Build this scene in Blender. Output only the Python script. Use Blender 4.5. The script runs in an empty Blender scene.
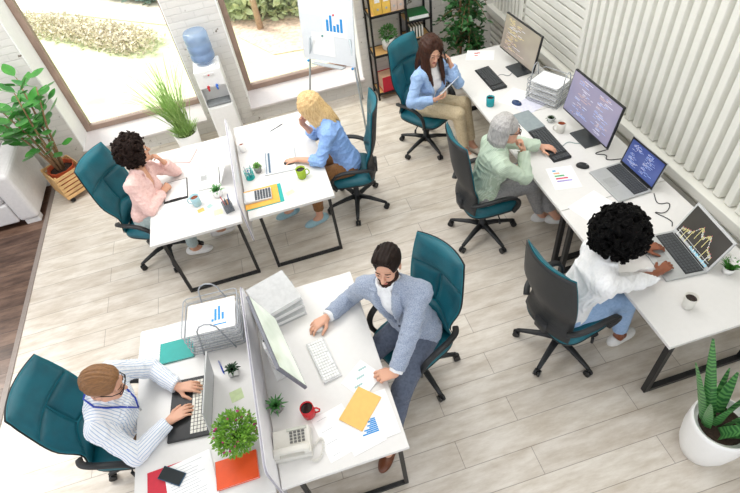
import bpy, math, random
import numpy as np
from mathutils import Vector, Matrix, Euler
SC = bpy.context.scene
COL = SC.collection
PI = math.pi
V = Vector
rnd = random.Random(7)

# ------------------------------------------------------------------ materials
def lin(h):
    h = h.lstrip('#')
    c = [int(h[i:i+2], 16)/255 for i in (0, 2, 4)]
    return [(x/12.92 if x <= .04045 else ((x+.055)/1.055)**2.4) for x in c] + [1]
MATS = {}
def mat(name, hexc, rough=.5, metal=0, var=.06, scale=30, bump=0, bscale=200, emit=0, alpha=1, spec=.5, sheen=0, coat=0, hex2=None, stretch=(1, 1, 1)):
    """plain principled surface whose colour is gently varied by a noise texture"""
    if name in MATS: return MATS[name]
    m = bpy.data.materials.new(name); m.use_nodes = True
    nt = m.node_tree; b = nt.nodes['Principled BSDF']
    c = lin(hexc)
    b.inputs['Roughness'].default_value = rough; b.inputs['Metallic'].default_value = metal
    b.inputs['Specular IOR Level'].default_value = spec
    if sheen: b.inputs['Sheen Weight'].default_value = sheen
    if coat: b.inputs['Coat Weight'].default_value = coat
    tc = nt.nodes.new('ShaderNodeTexCoord'); mp = nt.nodes.new('ShaderNodeMapping')
    mp.inputs['Scale'].default_value = stretch
    nt.links.new(tc.outputs['Object'], mp.inputs['Vector'])
    n = nt.nodes.new('ShaderNodeTexNoise'); n.inputs['Scale'].default_value = scale; n.inputs['Detail'].default_value = 3
    nt.links.new(mp.outputs['Vector'], n.inputs['Vector'])
    r = nt.nodes.new('ShaderNodeValToRGB')
    d = lin(hex2) if hex2 else [x*(1-var*2) for x in c[:3]]+[1]
    r.color_ramp.elements[0].color = d; r.color_ramp.elements[1].color = c
    r.color_ramp.elements[0].position = .3; r.color_ramp.elements[1].position = .6
    nt.links.new(n.outputs['Fac'], r.inputs['Fac']); nt.links.new(r.outputs['Color'], b.inputs['Base Color'])
    if emit:
        nt.links.new(r.outputs['Color'], b.inputs['Emission Color']); b.inputs['Emission Strength'].default_value = emit
    if alpha < 1: b.inputs['Alpha'].default_value = alpha
    if bump:
        n2 = nt.nodes.new('ShaderNodeTexNoise'); n2.inputs['Scale'].default_value = bscale; n2.inputs['Detail'].default_value = 2
        nt.links.new(mp.outputs['Vector'], n2.inputs['Vector'])
        bp = nt.nodes.new('ShaderNodeBump'); bp.inputs['Strength'].default_value = bump; bp.inputs['Distance'].default_value = .004
        nt.links.new(n2.outputs['Fac'], bp.inputs['Height']); nt.links.new(bp.outputs['Normal'], b.inputs['Normal'])
    MATS[name] = m
    return m
def glassy(name, hexc, mix=.12, rough=.02):
    """thin clear sheet: transparent with a fresnel gloss and a slight tint"""
    if name in MATS: return MATS[name]
    m = bpy.data.materials.new(name); m.use_nodes = True; nt = m.node_tree; nt.nodes.clear()
    o = nt.nodes.new('ShaderNodeOutputMaterial'); t = nt.nodes.new('ShaderNodeBsdfTransparent'); t.inputs['Color'].default_value = lin(hexc)
    g = nt.nodes.new('ShaderNodeBsdfGlossy'); g.inputs['Roughness'].default_value = rough
    f = nt.nodes.new('ShaderNodeFresnel'); f.inputs['IOR'].default_value = 1.45
    ml = nt.nodes.new('ShaderNodeMath'); ml.operation = 'MULTIPLY'; ml.inputs[1].default_value = mix/.12
    mx = nt.nodes.new('ShaderNodeMixShader')
    nt.links.new(f.outputs['Fac'], ml.inputs[0]); nt.links.new(ml.outputs[0], mx.inputs['Fac'])
    nt.links.new(t.outputs[0], mx.inputs[1]); nt.links.new(g.outputs[0], mx.inputs[2]); nt.links.new(mx.outputs[0], o.inputs['Surface'])
    MATS[name] = m
    return m

def milky(name, tint, body, fac):
    """clear coloured plastic: part see-through, part scattering"""
    m = glassy(name, tint, .25, .08); nt = m.node_tree; o = nt.nodes['Material Output']; old = o.inputs['Surface'].links[0].from_socket
    d = nt.nodes.new('ShaderNodeBsdfTranslucent'); d.inputs['Color'].default_value = lin(body); d2 = nt.nodes.new('ShaderNodeBsdfDiffuse'); d2.inputs['Color'].default_value = lin(body)
    a = nt.nodes.new('ShaderNodeMixShader'); nt.links.new(d.outputs[0], a.inputs[1]); nt.links.new(d2.outputs[0], a.inputs[2])
    x = nt.nodes.new('ShaderNodeMixShader'); x.inputs['Fac'].default_value = fac; nt.links.new(old, x.inputs[1]); nt.links.new(a.outputs[0], x.inputs[2]); nt.links.new(x.outputs[0], o.inputs['Surface'])
    return m

# ------------------------------------------------------------------ mesh builder
class MB:
    def __init__(s): s.v = []; s.f = []; s.mi = []; s.m = 0; s.sm = []
    def mat(s, i): s.m = i; return s
    def add(s, vs, fs, smooth=False):
        b = len(s.v); s.v += [tuple(v) for v in vs]
        for f in fs: s.f.append([b+i for i in f]); s.mi.append(s.m); s.sm.append(smooth)
        return s
    def box(s, c, d, rz=0, M=None):
        x, y, z = d[0]/2, d[1]/2, d[2]/2
        vs = [V((a*x, b*y, e*z)) for e in (-1, 1) for b in (-1, 1) for a in (-1, 1)]
        R = M if M else Matrix.Rotation(rz, 3, 'Z')
        vs = [R @ v + V(c) for v in vs]
        return s.add(vs, [(0, 2, 3, 1), (4, 5, 7, 6), (0, 1, 5, 4), (2, 6, 7, 3), (0, 4, 6, 2), (1, 3, 7, 5)])
    def quad(s, a, b, c, d): return s.add([a, b, c, d], [(0, 1, 2, 3)])
    def ring(s, pts_rings, closed_u=True, cap0=True, cap1=True, smooth=True, closed_v=False):
        n = len(pts_rings[0]); k = len(pts_rings); vs = [p for r in pts_rings for p in r]; fs = []
        for j in range(k if closed_v else k-1):
            for i in range(n if closed_u else n-1):
                a = j*n+i; b = j*n+(i+1) % n; j2 = (j+1) % k
                fs.append((a, b, j2*n+(i+1) % n, j2*n+i))
        s.add(vs, fs, smooth)
        b0 = len(s.v)-len(vs)
        if cap0 and not closed_v: s.f.append([b0+i for i in range(n)][::-1]); s.mi.append(s.m); s.sm.append(False)
        if cap1 and not closed_v: s.f.append([b0+(k-1)*n+i for i in range(n)]); s.mi.append(s.m); s.sm.append(False)
        return s
    def lathe(s, prof, c=(0, 0, 0), n=24, axis=None, cap0=True, cap1=True, smooth=True):
        R = V((0, 0, 1)).rotation_difference(V(axis).normalized()).to_matrix() if axis else Matrix.Identity(3)
        rings = [[R @ V((r*math.cos(2*PI*i/n), r*math.sin(2*PI*i/n), z)) + V(c) for i in range(n)] for r, z in prof]
        return s.ring(rings, True, cap0, cap1, smooth)
    def cyl(s, a, b, r0, r1=None, n=12, smooth=True):
        a = V(a); b = V(b); r1 = r0 if r1 is None else r1
        return s.lathe([(r0, 0), (r1, (b-a).length)], a, n, b-a, smooth=smooth)
    def tube(s, pts, r, n=8, closed=False, flat=None, up=None):
        """round tube along points; r number or list; flat=(width, thickness) sweeps a rounded bar instead"""
        P = [V(p) for p in pts]; k = len(P); rings = []; prev = None
        for i, p in enumerate(P):
            if closed: t = P[(i+1) % k]-P[i-1]
            else: t = P[min(i+1, k-1)]-P[max(i-1, 0)]
            t.normalize()
            if up is not None: a = V(up) - t*V(up).dot(t)
            elif prev is None:
                a = V((0, 0, 1)) if abs(t.z) < .9 else V((1, 0, 0)); a = a - t*a.dot(t)
            else: a = prev - t*prev.dot(t)
            a.normalize(); prev = a; b = t.cross(a)
            rr = r[i] if isinstance(r, (list, tuple)) else r
            if flat:
                w, h = flat; q = min(w, h)*.3
                o = []
                for sx, sy in ((1, 1), (-1, 1), (-1, -1), (1, -1)):
                    e = [(w/2*sx, (h/2-q)*sy), ((w/2-q)*sx, h/2*sy)]
                    if sx*sy < 0: e.reverse()
                    o += e
                rings.append([p + b*x*rr + a*y*rr for x, y in o])
            else: rings.append([p + (a*math.cos(2*PI*j/n)+b*math.sin(2*PI*j/n))*rr for j in range(n)])
        return s.ring(rings, True, not closed, not closed, True, closed)
    def prism(s, outline, z0, z1, c=(0, 0, 0), rz=0):
        R = Matrix.Rotation(rz, 3, 'Z'); n = len(outline)
        vs = [R @ V((x, y, z0))+V(c) for x, y in outline]+[R @ V((x, y, z1))+V(c) for x, y in outline]
        return s.add(vs, [tuple(range(n))[::-1], tuple(range(n, 2*n))]+[(i, (i+1) % n, n+(i+1) % n, n+i) for i in range(n)])
    def sphere(s, c, r, n=12, M=None):
        rr = r if isinstance(r, (tuple, list)) else (r, r, r); k = max(4, n//2); rings = []
        for j in range(1, k):
            th = PI*j/k
            rings.append([V((rr[0]*math.sin(th)*math.cos(2*PI*i/n), rr[1]*math.sin(th)*math.sin(2*PI*i/n), -rr[2]*math.cos(th))) for i in range(n)])
        rings = [[(M @ p if M else p)+V(c) for p in r_] for r_ in rings]
        return s.ring(rings, True, True, True, True)
    def leaf(s, base, d, up, L, W, bend=.3, seg=4, tip=1.0, fold=.15, wpos=.45):
        """a curved pointed blade: base point, direction, upward normal"""
        d = V(d).normalized(); u = V(up); u = (u-d*u.dot(d))
        if u.length < 1e-4: u = d.orthogonal()
        u.normalize(); sd = d.cross(u); p = V(base); vs = []; fs = []
        for i in range(seg+1):
            t = i/seg
            w = W*math.sin(PI*min(1, (t*.94+.03)))**.8*(1 if t < wpos else 1) if tip else W*(1-t*.9)
            if not tip: w = W*(1-.85*t**2.2)
            ang = -bend*t
            dd = d*math.cos(ang)+u*math.sin(ang)
            uu = u*math.cos(ang)-d*math.sin(ang)
            vs += [p-sd*w/2+uu*fold*w, p, p+sd*w/2+uu*fold*w]
            p = p+dd*L/seg
        for i in range(seg):
            a = i*3; fs += [(a, a+1, a+4, a+3), (a+1, a+2, a+5, a+4)]
        return s.add(vs, fs, True)
    def build(s, name, mats, parent=None, bevel=0, segs=2, loc=None, rz=0, auto=None, subdiv=0):
        me = bpy.data.meshes.new(name); me.from_pydata([tuple(v) for v in s.v], [], s.f)
        ms = mats if isinstance(mats, (list, tuple)) else [mats]
        for m in ms: me.materials.append(m)
        me.polygons.foreach_set('material_index', s.mi); me.polygons.foreach_set('use_smooth', s.sm)
        me.update()
        o = bpy.data.objects.new(name, me); COL.objects.link(o)
        if parent: o.parent = parent
        if loc is not None: o.location = loc
        o.rotation_euler = (0, 0, rz)
        if bevel:
            md = o.modifiers.new('Bevel', 'BEVEL'); md.width = bevel; md.segments = segs; md.limit_method = 'ANGLE'; md.angle_limit = .7
        return o

def tag(o, label=None, cat=None, group=None, kind=None):
    if label: o['label'] = label
    if cat: o['category'] = cat
    if group: o['group'] = group
    if kind: o['kind'] = kind
    return o
def thing(name, label, cat, loc=(0, 0, 0), rz=0, group=None):
    o = bpy.data.objects.new(name, None); COL.objects.link(o); o.empty_display_size = .1
    o.location = loc; o.rotation_euler = (0, 0, rz)
    return tag(o, label, cat, group)
def kids(o): return [c for c in bpy.data.objects if c.parent == o]
def copy_tree(o, parent=None):
    c = o.copy(); COL.objects.link(c)
    if parent: c.parent = parent
    for ch in o.children: copy_tree(ch, c)
    return c
def dup(o, loc, rz, label, group=None):
    c = copy_tree(o); c.location = loc; c.rotation_euler = (0, 0, rz); c['label'] = label
    if group: c['group'] = group
    return c
def struct(o): o['kind'] = 'structure'; return o
def R_(deg): return deg*PI/180
# ------------------------------------------------------------------ materials of the place
W_DESK = mat('white_laminate', 'e0dedb', .35, var=.01)
BLACK = mat('black_steel', '17181a', .45, var=.1)
BPLAS = mat('black_plastic', '1d1f21', .5, var=.08, bump=.1, bscale=300)
DSHELL = mat('charcoal_shell', '2b2d2f', .55, var=.08, bump=.15, bscale=260)
TEAL = mat('teal_upholstery', '06616f', .48, var=.05, scale=8, bump=.25, bscale=420, hex2='04525f')
TEALE = mat('teal_piping', '0b6f7d', .5)
PAPER = mat('white_paper', 'f4f4f3', .7, var=.01)
PAPER2 = mat('cream_paper', 'eeeae2', .7, var=.02)
INK = mat('grey_ink', 'a9adb3', .8)
PINKP = mat('pink_paper', 'e9c3bf', .7, var=.02)
SILVER = mat('silver_aluminium', 'b9bbbb', .4, .35, var=.03)
GREYP = mat('grey_plastic', '9a9d9e', .5, var=.03)
WPLAS = mat('white_plastic', 'efefed', .35, var=.015)
IVORY = mat('ivory_plastic', 'dcd9d0', .4, var=.02)
WCER = mat('white_ceramic', 'f1efec', .2, var=.01)
SOIL = mat('dark_soil', '3a2a20', .9, var=.3, scale=90, bump=.8, bscale=120)
COFFEE = mat('coffee', '24110a', .12)
TEA = mat('tea', '7d3513', .12)
WIRE = mat('grey_wire', 'a9adb2', .4, .3)
KEYW = mat('pale_keys', 'e6e2d8', .5, var=.02)
KEYB = mat('black_keys', '484b4e', .5)
GREEN1 = mat('leaf_green', '3f7d2e', .45, var=.25, scale=14, hex2='2c5f22')
GREEN2 = mat('dark_leaf_green', '2c5f2a', .4, var=.3, scale=9, hex2='1f4a20')
GREEN3 = mat('fresh_leaf_green', '6faa35', .5, var=.25, scale=20, hex2='4e8a2a')
GREEN4 = mat('rubber_leaf_green', '4f9a3f', .3, var=.2, scale=6, hex2='38793a')
AGREEN = mat('aloe_green', '5f9c56', .4, var=.2, scale=40, hex2='3f7d42')
BARK = mat('brown_bark', '8a6a4c', .85, var=.2, scale=40, bump=.5)
WOODS = mat('pale_wood_shelf', 'd3a768', .5, var=.15, scale=5, stretch=(1, 8, 8))
TERRA = mat('terracotta', 'cc5a33', .6, var=.1)
SLATW = mat('slat_wood', 'dcb27a', .6, var=.12, scale=9)
GREYPOT = mat('grey_concrete', '8f8f8c', .8, var=.1)
RED = mat('red_glaze', 'c5121f', .18)
BLUEC = mat('chart_blue', '1f8fd6', .6)
YEL = mat('yellow_card', 'f0b04a', .65, var=.04)
ORG = mat('orange_cover', 'f0561d', .5, var=.03)
TURQ = mat('turquoise_cover', '19a8a0', .5, var=.04)
REDC = mat('red_card', 'c81f37', .55, var=.04)
SOFAM = mat('pale_upholstery', 'd5d2d1', .85, var=.03, bump=.15)
WFRAME = mat('brown_frame', 'a0887a', .5, var=.1, scale=6)
WTRIM = mat('white_paint', 'efeeec', .5, var=.015)

def floor_mat(name, ca, cb, cline, bw, rh, stain, seed=0, mort=.0025, shine=.38):
    m = bpy.data.materials.new(name); m.use_nodes = True; nt = m.node_tree; b = nt.nodes['Principled BSDF']; L = nt.links.new
    tc = nt.nodes.new('ShaderNodeTexCoord'); mp = nt.nodes.new('ShaderNodeMapping'); mp.inputs['Location'].default_value = (.28+seed, .052, 0)
    L(tc.outputs['Object'], mp.inputs['Vector'])
    br = nt.nodes.new('ShaderNodeTexBrick'); br.offset = .37; br.offset_frequency = 2
    br.inputs['Scale'].default_value = 1; br.inputs['Brick Width'].default_value = bw; br.inputs['Row Height'].default_value = rh
    br.inputs['Mortar Size'].default_value = mort; br.inputs['Mortar Smooth'].default_value = .2; br.inputs['Bias'].default_value = 0
    br.inputs['Color1'].default_value = lin(ca); br.inputs['Color2'].default_value = lin(cb); br.inputs['Mortar'].default_value = lin(cline)
    L(mp.outputs['Vector'], br.inputs['Vector'])
    m2 = nt.nodes.new('ShaderNodeMapping'); m2.inputs['Scale'].default_value = (2.2, 9, 1); L(tc.outputs['Object'], m2.inputs['Vector'])
    n = nt.nodes.new('ShaderNodeTexNoise'); n.inputs['Scale'].default_value = 1.3; n.inputs['Detail'].default_value = 8; n.inputs['Roughness'].default_value = .68
    L(m2.outputs['Vector'], n.inputs['Vector'])
    r = nt.nodes.new('ShaderNodeValToRGB'); r.color_ramp.elements[0].position = .33; r.color_ramp.elements[1].position = .62
    r.color_ramp.elements[0].color = lin(stain); r.color_ramp.elements[1].color = (1, 1, 1, 1)
    L(n.outputs['Fac'], r.inputs['Fac'])
    mx = nt.nodes.new('ShaderNodeMix'); mx.data_type = 'RGBA'; mx.blend_type = 'MULTIPLY'; mx.inputs[0].default_value = 1
    L(br.outputs['Color'], mx.inputs[6]); L(r.outputs['Color'], mx.inputs[7]); L(mx.outputs[2], b.inputs['Base Color'])
    # fine saw marks across the grain
    m3 = nt.nodes.new('ShaderNodeMapping'); m3.inputs['Scale'].default_value = (60, 6, 1); L(tc.outputs['Object'], m3.inputs['Vector'])
    n3 = nt.nodes.new('ShaderNodeTexNoise'); n3.inputs['Scale'].default_value = 1; L(m3.outputs['Vector'], n3.inputs['Vector'])
    ad = nt.nodes.new('ShaderNodeMath'); ad.operation = 'MULTIPLY_ADD'; ad.inputs[1].default_value = -1; ad.inputs[2].default_value = 1
    L(br.outputs['Fac'], ad.inputs[0])
    a2 = nt.nodes.new('ShaderNodeMath'); a2.operation = 'MULTIPLY_ADD'; a2.inputs[1].default_value = .12; L(n3.outputs['Fac'], a2.inputs[0]); L(ad.outputs[0], a2.inputs[2])
    bp = nt.nodes.new('ShaderNodeBump'); bp.inputs['Strength'].default_value = .35; bp.inputs['Distance'].default_value = .003
    L(a2.outputs[0], bp.inputs['Height']); L(bp.outputs['Normal'], b.inputs['Normal'])
    b.inputs['Roughness'].default_value = shine
    return m
FLOORM = floor_mat('whitewashed_planks', 'ded7cc', 'd5cdc2', 'a39a8f', 1.32, .198, 'dcd5cc')
FLOORD = floor_mat('dark_oak_planks', '7d6353', '5b4438', '35271f', 1.1, .16, '8a7466', 3.3, .003)

def brick_mat():
    m = bpy.data.materials.new('white_painted_brick'); m.use_nodes = True; nt = m.node_tree; b = nt.nodes['Principled BSDF']; L = nt.links.new
    tc = nt.nodes.new('ShaderNodeTexCoord'); sp = nt.nodes.new('ShaderNodeSeparateXYZ'); L(tc.outputs['Object'], sp.inputs[0])
    sm = nt.nodes.new('ShaderNodeMath'); sm.operation = 'ADD'; L(sp.outputs['X'], sm.inputs[0]); L(sp.outputs['Y'], sm.inputs[1])
    cb = nt.nodes.new('ShaderNodeCombineXYZ'); L(sm.outputs[0], cb.inputs['X']); L(sp.outputs['Z'], cb.inputs['Y'])
    br = nt.nodes.new('ShaderNodeTexBrick'); br.inputs['Scale'].default_value = 1; br.inputs['Brick Width'].default_value = .25; br.inputs['Row Height'].default_value = .075
    br.inputs['Mortar Size'].default_value = .007; br.inputs['Mortar Smooth'].default_value = .4
    br.inputs['Color1'].default_value = lin('dcd9d3'); br.inputs['Color2'].default_value = lin('d6d2cc'); br.inputs['Mortar'].default_value = lin('d2cfc9')
    n0 = nt.nodes.new('ShaderNodeTexNoise'); n0.inputs['Scale'].default_value = 9
    mv = nt.nodes.new('ShaderNodeMix'); mv.data_type = 'RGBA'; mv.inputs[0].default_value = .012
    L(cb.outputs[0], n0.inputs['Vector']); L(cb.outputs[0], mv.inputs[6]); L(n0.outputs['Color'], mv.inputs[7]); L(mv.outputs[2], br.inputs['Vector'])
    n = nt.nodes.new('ShaderNodeTexNoise'); n.inputs['Scale'].default_value = 11; n.inputs['Detail'].default_value = 4; n.inputs['Roughness'].default_value = .6
    L(tc.outputs['Object'], n.inputs['Vector'])
    r = nt.nodes.new('ShaderNodeValToRGB'); r.color_ramp.elements[0].position = .27; r.color_ramp.elements[1].position = .33
    r.color_ramp.elements[0].color = lin('7c6e62'); r.color_ramp.elements[1].color = (1, 1, 1, 1)
    L(n.outputs['Fac'], r.inputs['Fac'])
    mx = nt.nodes.new('ShaderNodeMix'); mx.data_type = 'RGBA'; mx.blend_type = 'MULTIPLY'; mx.inputs[0].default_value = 1
    L(br.outputs['Color'], mx.inputs[6]); L(r.outputs['Color'], mx.inputs[7]); L(mx.outputs[2], b.inputs['Base Color'])
    ad = nt.nodes.new('ShaderNodeMath'); ad.operation = 'MULTIPLY_ADD'; ad.inputs[1].default_value = -1; L(br.outputs['Fac'], ad.inputs[0]); L(n.outputs['Fac'], ad.inputs[2])
    bp = nt.nodes.new('ShaderNodeBump'); bp.inputs['Strength'].default_value = .4; bp.inputs['Distance'].default_value = .010
    L(ad.outputs[0], bp.inputs['Height']); L(bp.outputs['Normal'], b.inputs['Normal']); b.inputs['Roughness'].default_value = .75
    return m
BRICK = brick_mat()
# ------------------------------------------------------------------ the setting
WY = 6.15            # face of the window wall
m = MB(); m.box((2.65, 2.4, -.05), (11.1, 7.9, .1)); struct(m.build('floor', FLOORM))
m = MB(); m.box((-5.2, 2.4, -.05), (4.54, 7.9, .1)); struct(m.build('floor_dark', FLOORD))
m = MB(); m.box((-2.915, 2.4, .004), (.05, 7.5, .008)); struct(m.build('trim_1', mat('floor_transition', '8b8079', .5), bevel=.003))
X1, X2, X3, X4 = -2.48, -.9, -.33, 1.22
SZ = .22; TOP = 3.6; H = 4.3
m = MB()
m.box(((-7.5+X1)/2, WY+.22, H/2), (X1+7.5, .44, H))
m.box(((X2+X3)/2, WY+.22, H/2), (X3-X2, .44, H))
m.box(((X4+3.3)/2, WY+.22, H/2), (3.3-X4, .44, H))
for a, b in ((X1, X2), (X3, X4)):
    m.box(((a+b)/2, WY+.22, (SZ-.03)/2), (b-a, .44, SZ-.03))
    m.box(((a+b)/2, WY+.22, (TOP+H)/2), (b-a, .44, H-TOP))
struct(m.build('wall_back', BRICK))
for i, (a, b) in enumerate(((X1, X2), (X3, X4))):
    w = struct(thing('window_%d' % (i+1), None, None, ((a+b)/2, WY+.44, SZ)))
    hw = (b-a)/2; hh = TOP-SZ
    f = MB()
    f.box((-hw+.04, 0, hh/2), (.08, .09, hh)); f.box((hw-.04, 0, hh/2), (.08, .09, hh))
    f.box((0, 0, .035), (2*hw-.16, .09, .07)); f.box((0, 0, hh-.04), (2*hw-.16, .09, .08))
    f.build('window_frame', WFRAME, w, bevel=.006)
    g = MB(); g.box((0, .01, hh/2), (2*hw-.16, .012, hh-.14)); g.build('pane', glassy('window_glass', 'fbfdfb', .08), w)
    s = MB(); s.box((0, -.25, -.013), (2*hw, .5, .026)); s.build('sill', mat('sill_lacquer', 'd9d2d2', .25, var=.02), w, bevel=.004)
    r = MB(); r.box((-hw+.006, -.25, hh/2), (.012, .38, hh)); r.box((hw-.006, -.25, hh/2), (.012, .38, hh)); r.build('reveal', WTRIM, w)

# ribbed white wall on the right: slatted panels between battens, above and below a low rail
RW = mat('ribbed_wall_paint', 'e4e3da', .55, var=.015, scale=4)
m = MB(); m.box((3.13, 2.4, H/2), (.14, 7.5, H)); struct(m.build('wall_right', RW))
m = MB()
y = 4.06
while y > -.9:
    x0, x1 = 3.06, 3.0
    m.add([(x0, y-.046, .79), (x1, y-.030, .79), (x1, y+.030, .79), (x0, y+.046, .79), (x0, y-.046, H), (x1, y-.030, H), (x1, y+.030, H), (x0, y+.046, H)],
          [(0, 1, 5, 4), (1, 2, 6, 5), (2, 3, 7, 6), (0, 3, 2, 1)])
    y -= .111
y = 5.40
while y < 6.15:
    m.box((3.03, y, 2.5), (.06, .05, 3.5)); y += .085
struct(m.build('trim_2', RW, bevel=.006))
m = MB()
z = .83
while z < H-.1:
    m.box((3.035, 4.72, z), (.05, 1.14, .074)); z += .092
m.box((3.02, 4.125, 2.5), (.09, .05, 3.5)); m.box((3.02, 5.32, 2.5), (.09, .05, 3.5))
struct(m.build('trim_3', RW, bevel=.005))
m = MB()
for k in range(9): m.box((2.993, 5.306, .92+.095*k), (.012, .03, .04))
struct(m.build('trim_4', mat('shutter_hinge', '8d8a80', .5, .4)))
m = MB(); m.box((3.0, 2.4, .735), (.13, 7.5, .09)); m.box((3.03, 2.4, .655), (.08, 7.5, .07)); struct(m.build('trim_5', RW, bevel=.008))
m = MB()
z = .06
while z < .6:
    m.box((3.035, 2.4, z), (.05, 7.5, .05)); z += .085
struct(m.build('baseboard_right', RW, bevel=.005))
m = MB(); m.box((-.9, 2.4, H+.06), (8.8, 7.9, .12)); struct(m.build('ceiling', mat('ceiling_paint', 'f0efec', .8, var=.01)))

# outside the windows
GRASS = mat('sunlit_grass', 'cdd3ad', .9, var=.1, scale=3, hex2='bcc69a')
GZ = -.35
m = MB(); m.box((0, 22, GZ-.05), (60, 30.6, .1)); tag(struct(m.build('lawn', GRASS)))
m = MB()
m.prism([(-9, 16.2), (-3.9, 12.9), (-1.7, 11.0), (2.2, 9.2), (8, 7.6), (8, 9.4), (2.2, 11.4), (-1.2, 12.6), (-3.2, 14.3), (-9, 18.2)], GZ, GZ+.02)
struct(m.build('garden_path', mat('pale_gravel', 'd8cdbd', .95, var=.1, scale=12)))
def hedge(name, label, pts, r, h, m_, n, size, seed):
    q = random.Random(seed); b = MB()
    P = [V(p) for p in pts]
    for i in range(n):
        t = q.random()*(len(P)-1); k = min(int(t), len(P)-2); p = P[k].lerp(P[k+1], t-k)
        a = q.random()*2*PI; rr = r*math.sqrt(q.random()); z = GZ+h*q.random()*(1-.5*(rr/r)**2)
        b.leaf((p.x+rr*math.cos(a), p.y+rr*math.sin(a), z), (q.uniform(-1, 1), q.uniform(-1, 1), q.uniform(-.1, 1)), (q.uniform(-1, 1), q.uniform(-1, 1), 1), size*q.uniform(.7, 1.4), size*.6, seg=2)
    return tag(b.build(name, m_), label, 'hedge')
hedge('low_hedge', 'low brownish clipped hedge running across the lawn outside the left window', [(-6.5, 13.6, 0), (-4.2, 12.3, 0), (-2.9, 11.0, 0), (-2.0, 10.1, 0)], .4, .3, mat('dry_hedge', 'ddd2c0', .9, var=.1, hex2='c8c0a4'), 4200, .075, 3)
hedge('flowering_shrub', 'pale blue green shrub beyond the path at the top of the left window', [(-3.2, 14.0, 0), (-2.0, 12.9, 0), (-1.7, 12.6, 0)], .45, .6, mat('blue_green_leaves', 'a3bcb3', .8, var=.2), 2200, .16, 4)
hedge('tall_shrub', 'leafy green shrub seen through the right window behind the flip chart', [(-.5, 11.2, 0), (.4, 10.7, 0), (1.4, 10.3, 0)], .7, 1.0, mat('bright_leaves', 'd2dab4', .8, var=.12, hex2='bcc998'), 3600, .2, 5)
m = MB()
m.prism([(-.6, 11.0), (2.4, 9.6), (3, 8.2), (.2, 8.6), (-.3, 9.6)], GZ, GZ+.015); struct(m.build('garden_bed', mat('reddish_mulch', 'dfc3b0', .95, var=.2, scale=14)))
m = MB(); m.cyl((.12, 9.75, GZ), (.10, 9.8, 1.6), .06, .04); 
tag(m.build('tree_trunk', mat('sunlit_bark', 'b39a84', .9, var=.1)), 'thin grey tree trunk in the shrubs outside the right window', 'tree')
# ------------------------------------------------------------------ desks
DT = .74
GL, GF, GR = 'desks of the back left pair', 'desks of the front left pair', 'desks in the row along the ribbed wall'
def desk(label, x0, x1, y0, y1, group, legs='loop'):
    cx, cy = (x0+x1)/2, (y0+y1)/2; hx, hy = (x1-x0)/2, (y1-y0)/2
    t = thing('desk', label, 'desk', (cx, cy, 0), 0, group)
    m = MB(); m.box((0, 0, DT-.014), (2*hx, 2*hy, .028)); m.build('desktop', W_DESK, t, bevel=.003)
    for s in (-1, 1):
        yy = s*(hy-.06); a, b = -hx+.09, hx-.05
        m = MB(); r = .02 if group == GR else .014
        m.box((a, yy, (DT-.028)/2), (2*r, 2*r, DT-.028)); m.box((b, yy, (DT-.028)/2), (2*r, 2*r, DT-.028))
        m.box(((a+b)/2, yy, r), (b-a-2*r, 2*r, 2*r)); m.box(((a+b)/2, yy, DT-.028-r), (b-a-2*r, 2*r, 2*r))
        m.build('leg_frame', BLACK, t, bevel=.003)
    m = MB(); m.box((.1, 0, DT-.05), (.04, 2*hy-.2, .04)); m.build('crossbar', BLACK, t)
    return t
desk('white desk by the windows with pink folders, left of the back pair', -1.36, -.56, 3.41, 4.78, GL)
desk('white desk by the windows with a green mug and calculator, right of the pair', -.50, .27, 3.41, 4.88, GL)
desk('white desk in front with the black laptop, flowers and orange book', -1.41, -.605, 1.12, 2.52, GF)
desk('white desk in front with a red mug and a desk telephone', -.57, .185, 1.12, 2.52, GF)
desk('white wall desk nearest the viewer with the laptop showing a chart', 1.91, 2.83, 1.19, 2.497, GR)
desk('white wall desk in the middle of the row with the grey-purple monitor', 1.915, 2.83, 2.503, 3.81, GR)
desk('white wall desk farthest away below the leafy tree', 1.93, 2.83, 3.816, 5.18, GR)

def divider(label, x, y0, y1, z0, z1):
    t = thing('desk_divider', label, 'desk divider', (x, (y0+y1)/2, z0)); h = z1-z0; L = (y1-y0)/2
    q = .05
    out = [(-L, 0), (L, 0), (L, h-q)]+[(L-q+q*math.cos(a), h-q+q*math.sin(a)) for a in (PI/6, PI/3, PI/2)]+[(-L+q-q*math.sin(a), h-q+q*math.cos(a)) for a in (0, PI/6, PI/3, PI/2)]
    M = MB(); n = len(out)
    vs = [V((-.009, a, b)) for a, b in out]+[V((.009, a, b)) for a, b in out]
    M.add(vs, [tuple(range(n)), tuple(range(n, 2*n))[::-1]]+[(i, n+i, n+(i+1) % n, (i+1) % n) for i in range(n)])
    M.build('panel', mat('divider_white', 'eeedf0', .45, var=.01), t)
    e = MB(); e.tube([(0, a, b) for a, b in out], 1, closed=True, flat=(.024, .008), up=(1, 0, 0)); e.build('edge_trim', mat('divider_edge', 'b4b1bd', .4), t)
    for s in (-1, 1):
        c = MB(); c.box((0, s*L*.6, .05), (.045, .05, .1)); c.build('clamp', SILVER, t, bevel=.003)
divider('thin white screen standing between the two desks by the windows', -.53, 3.40, 4.72, .50, .97)
divider('thin white screen standing between the two front desks', -.5875, 1.13, 2.44, .55, 1.02)

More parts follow.
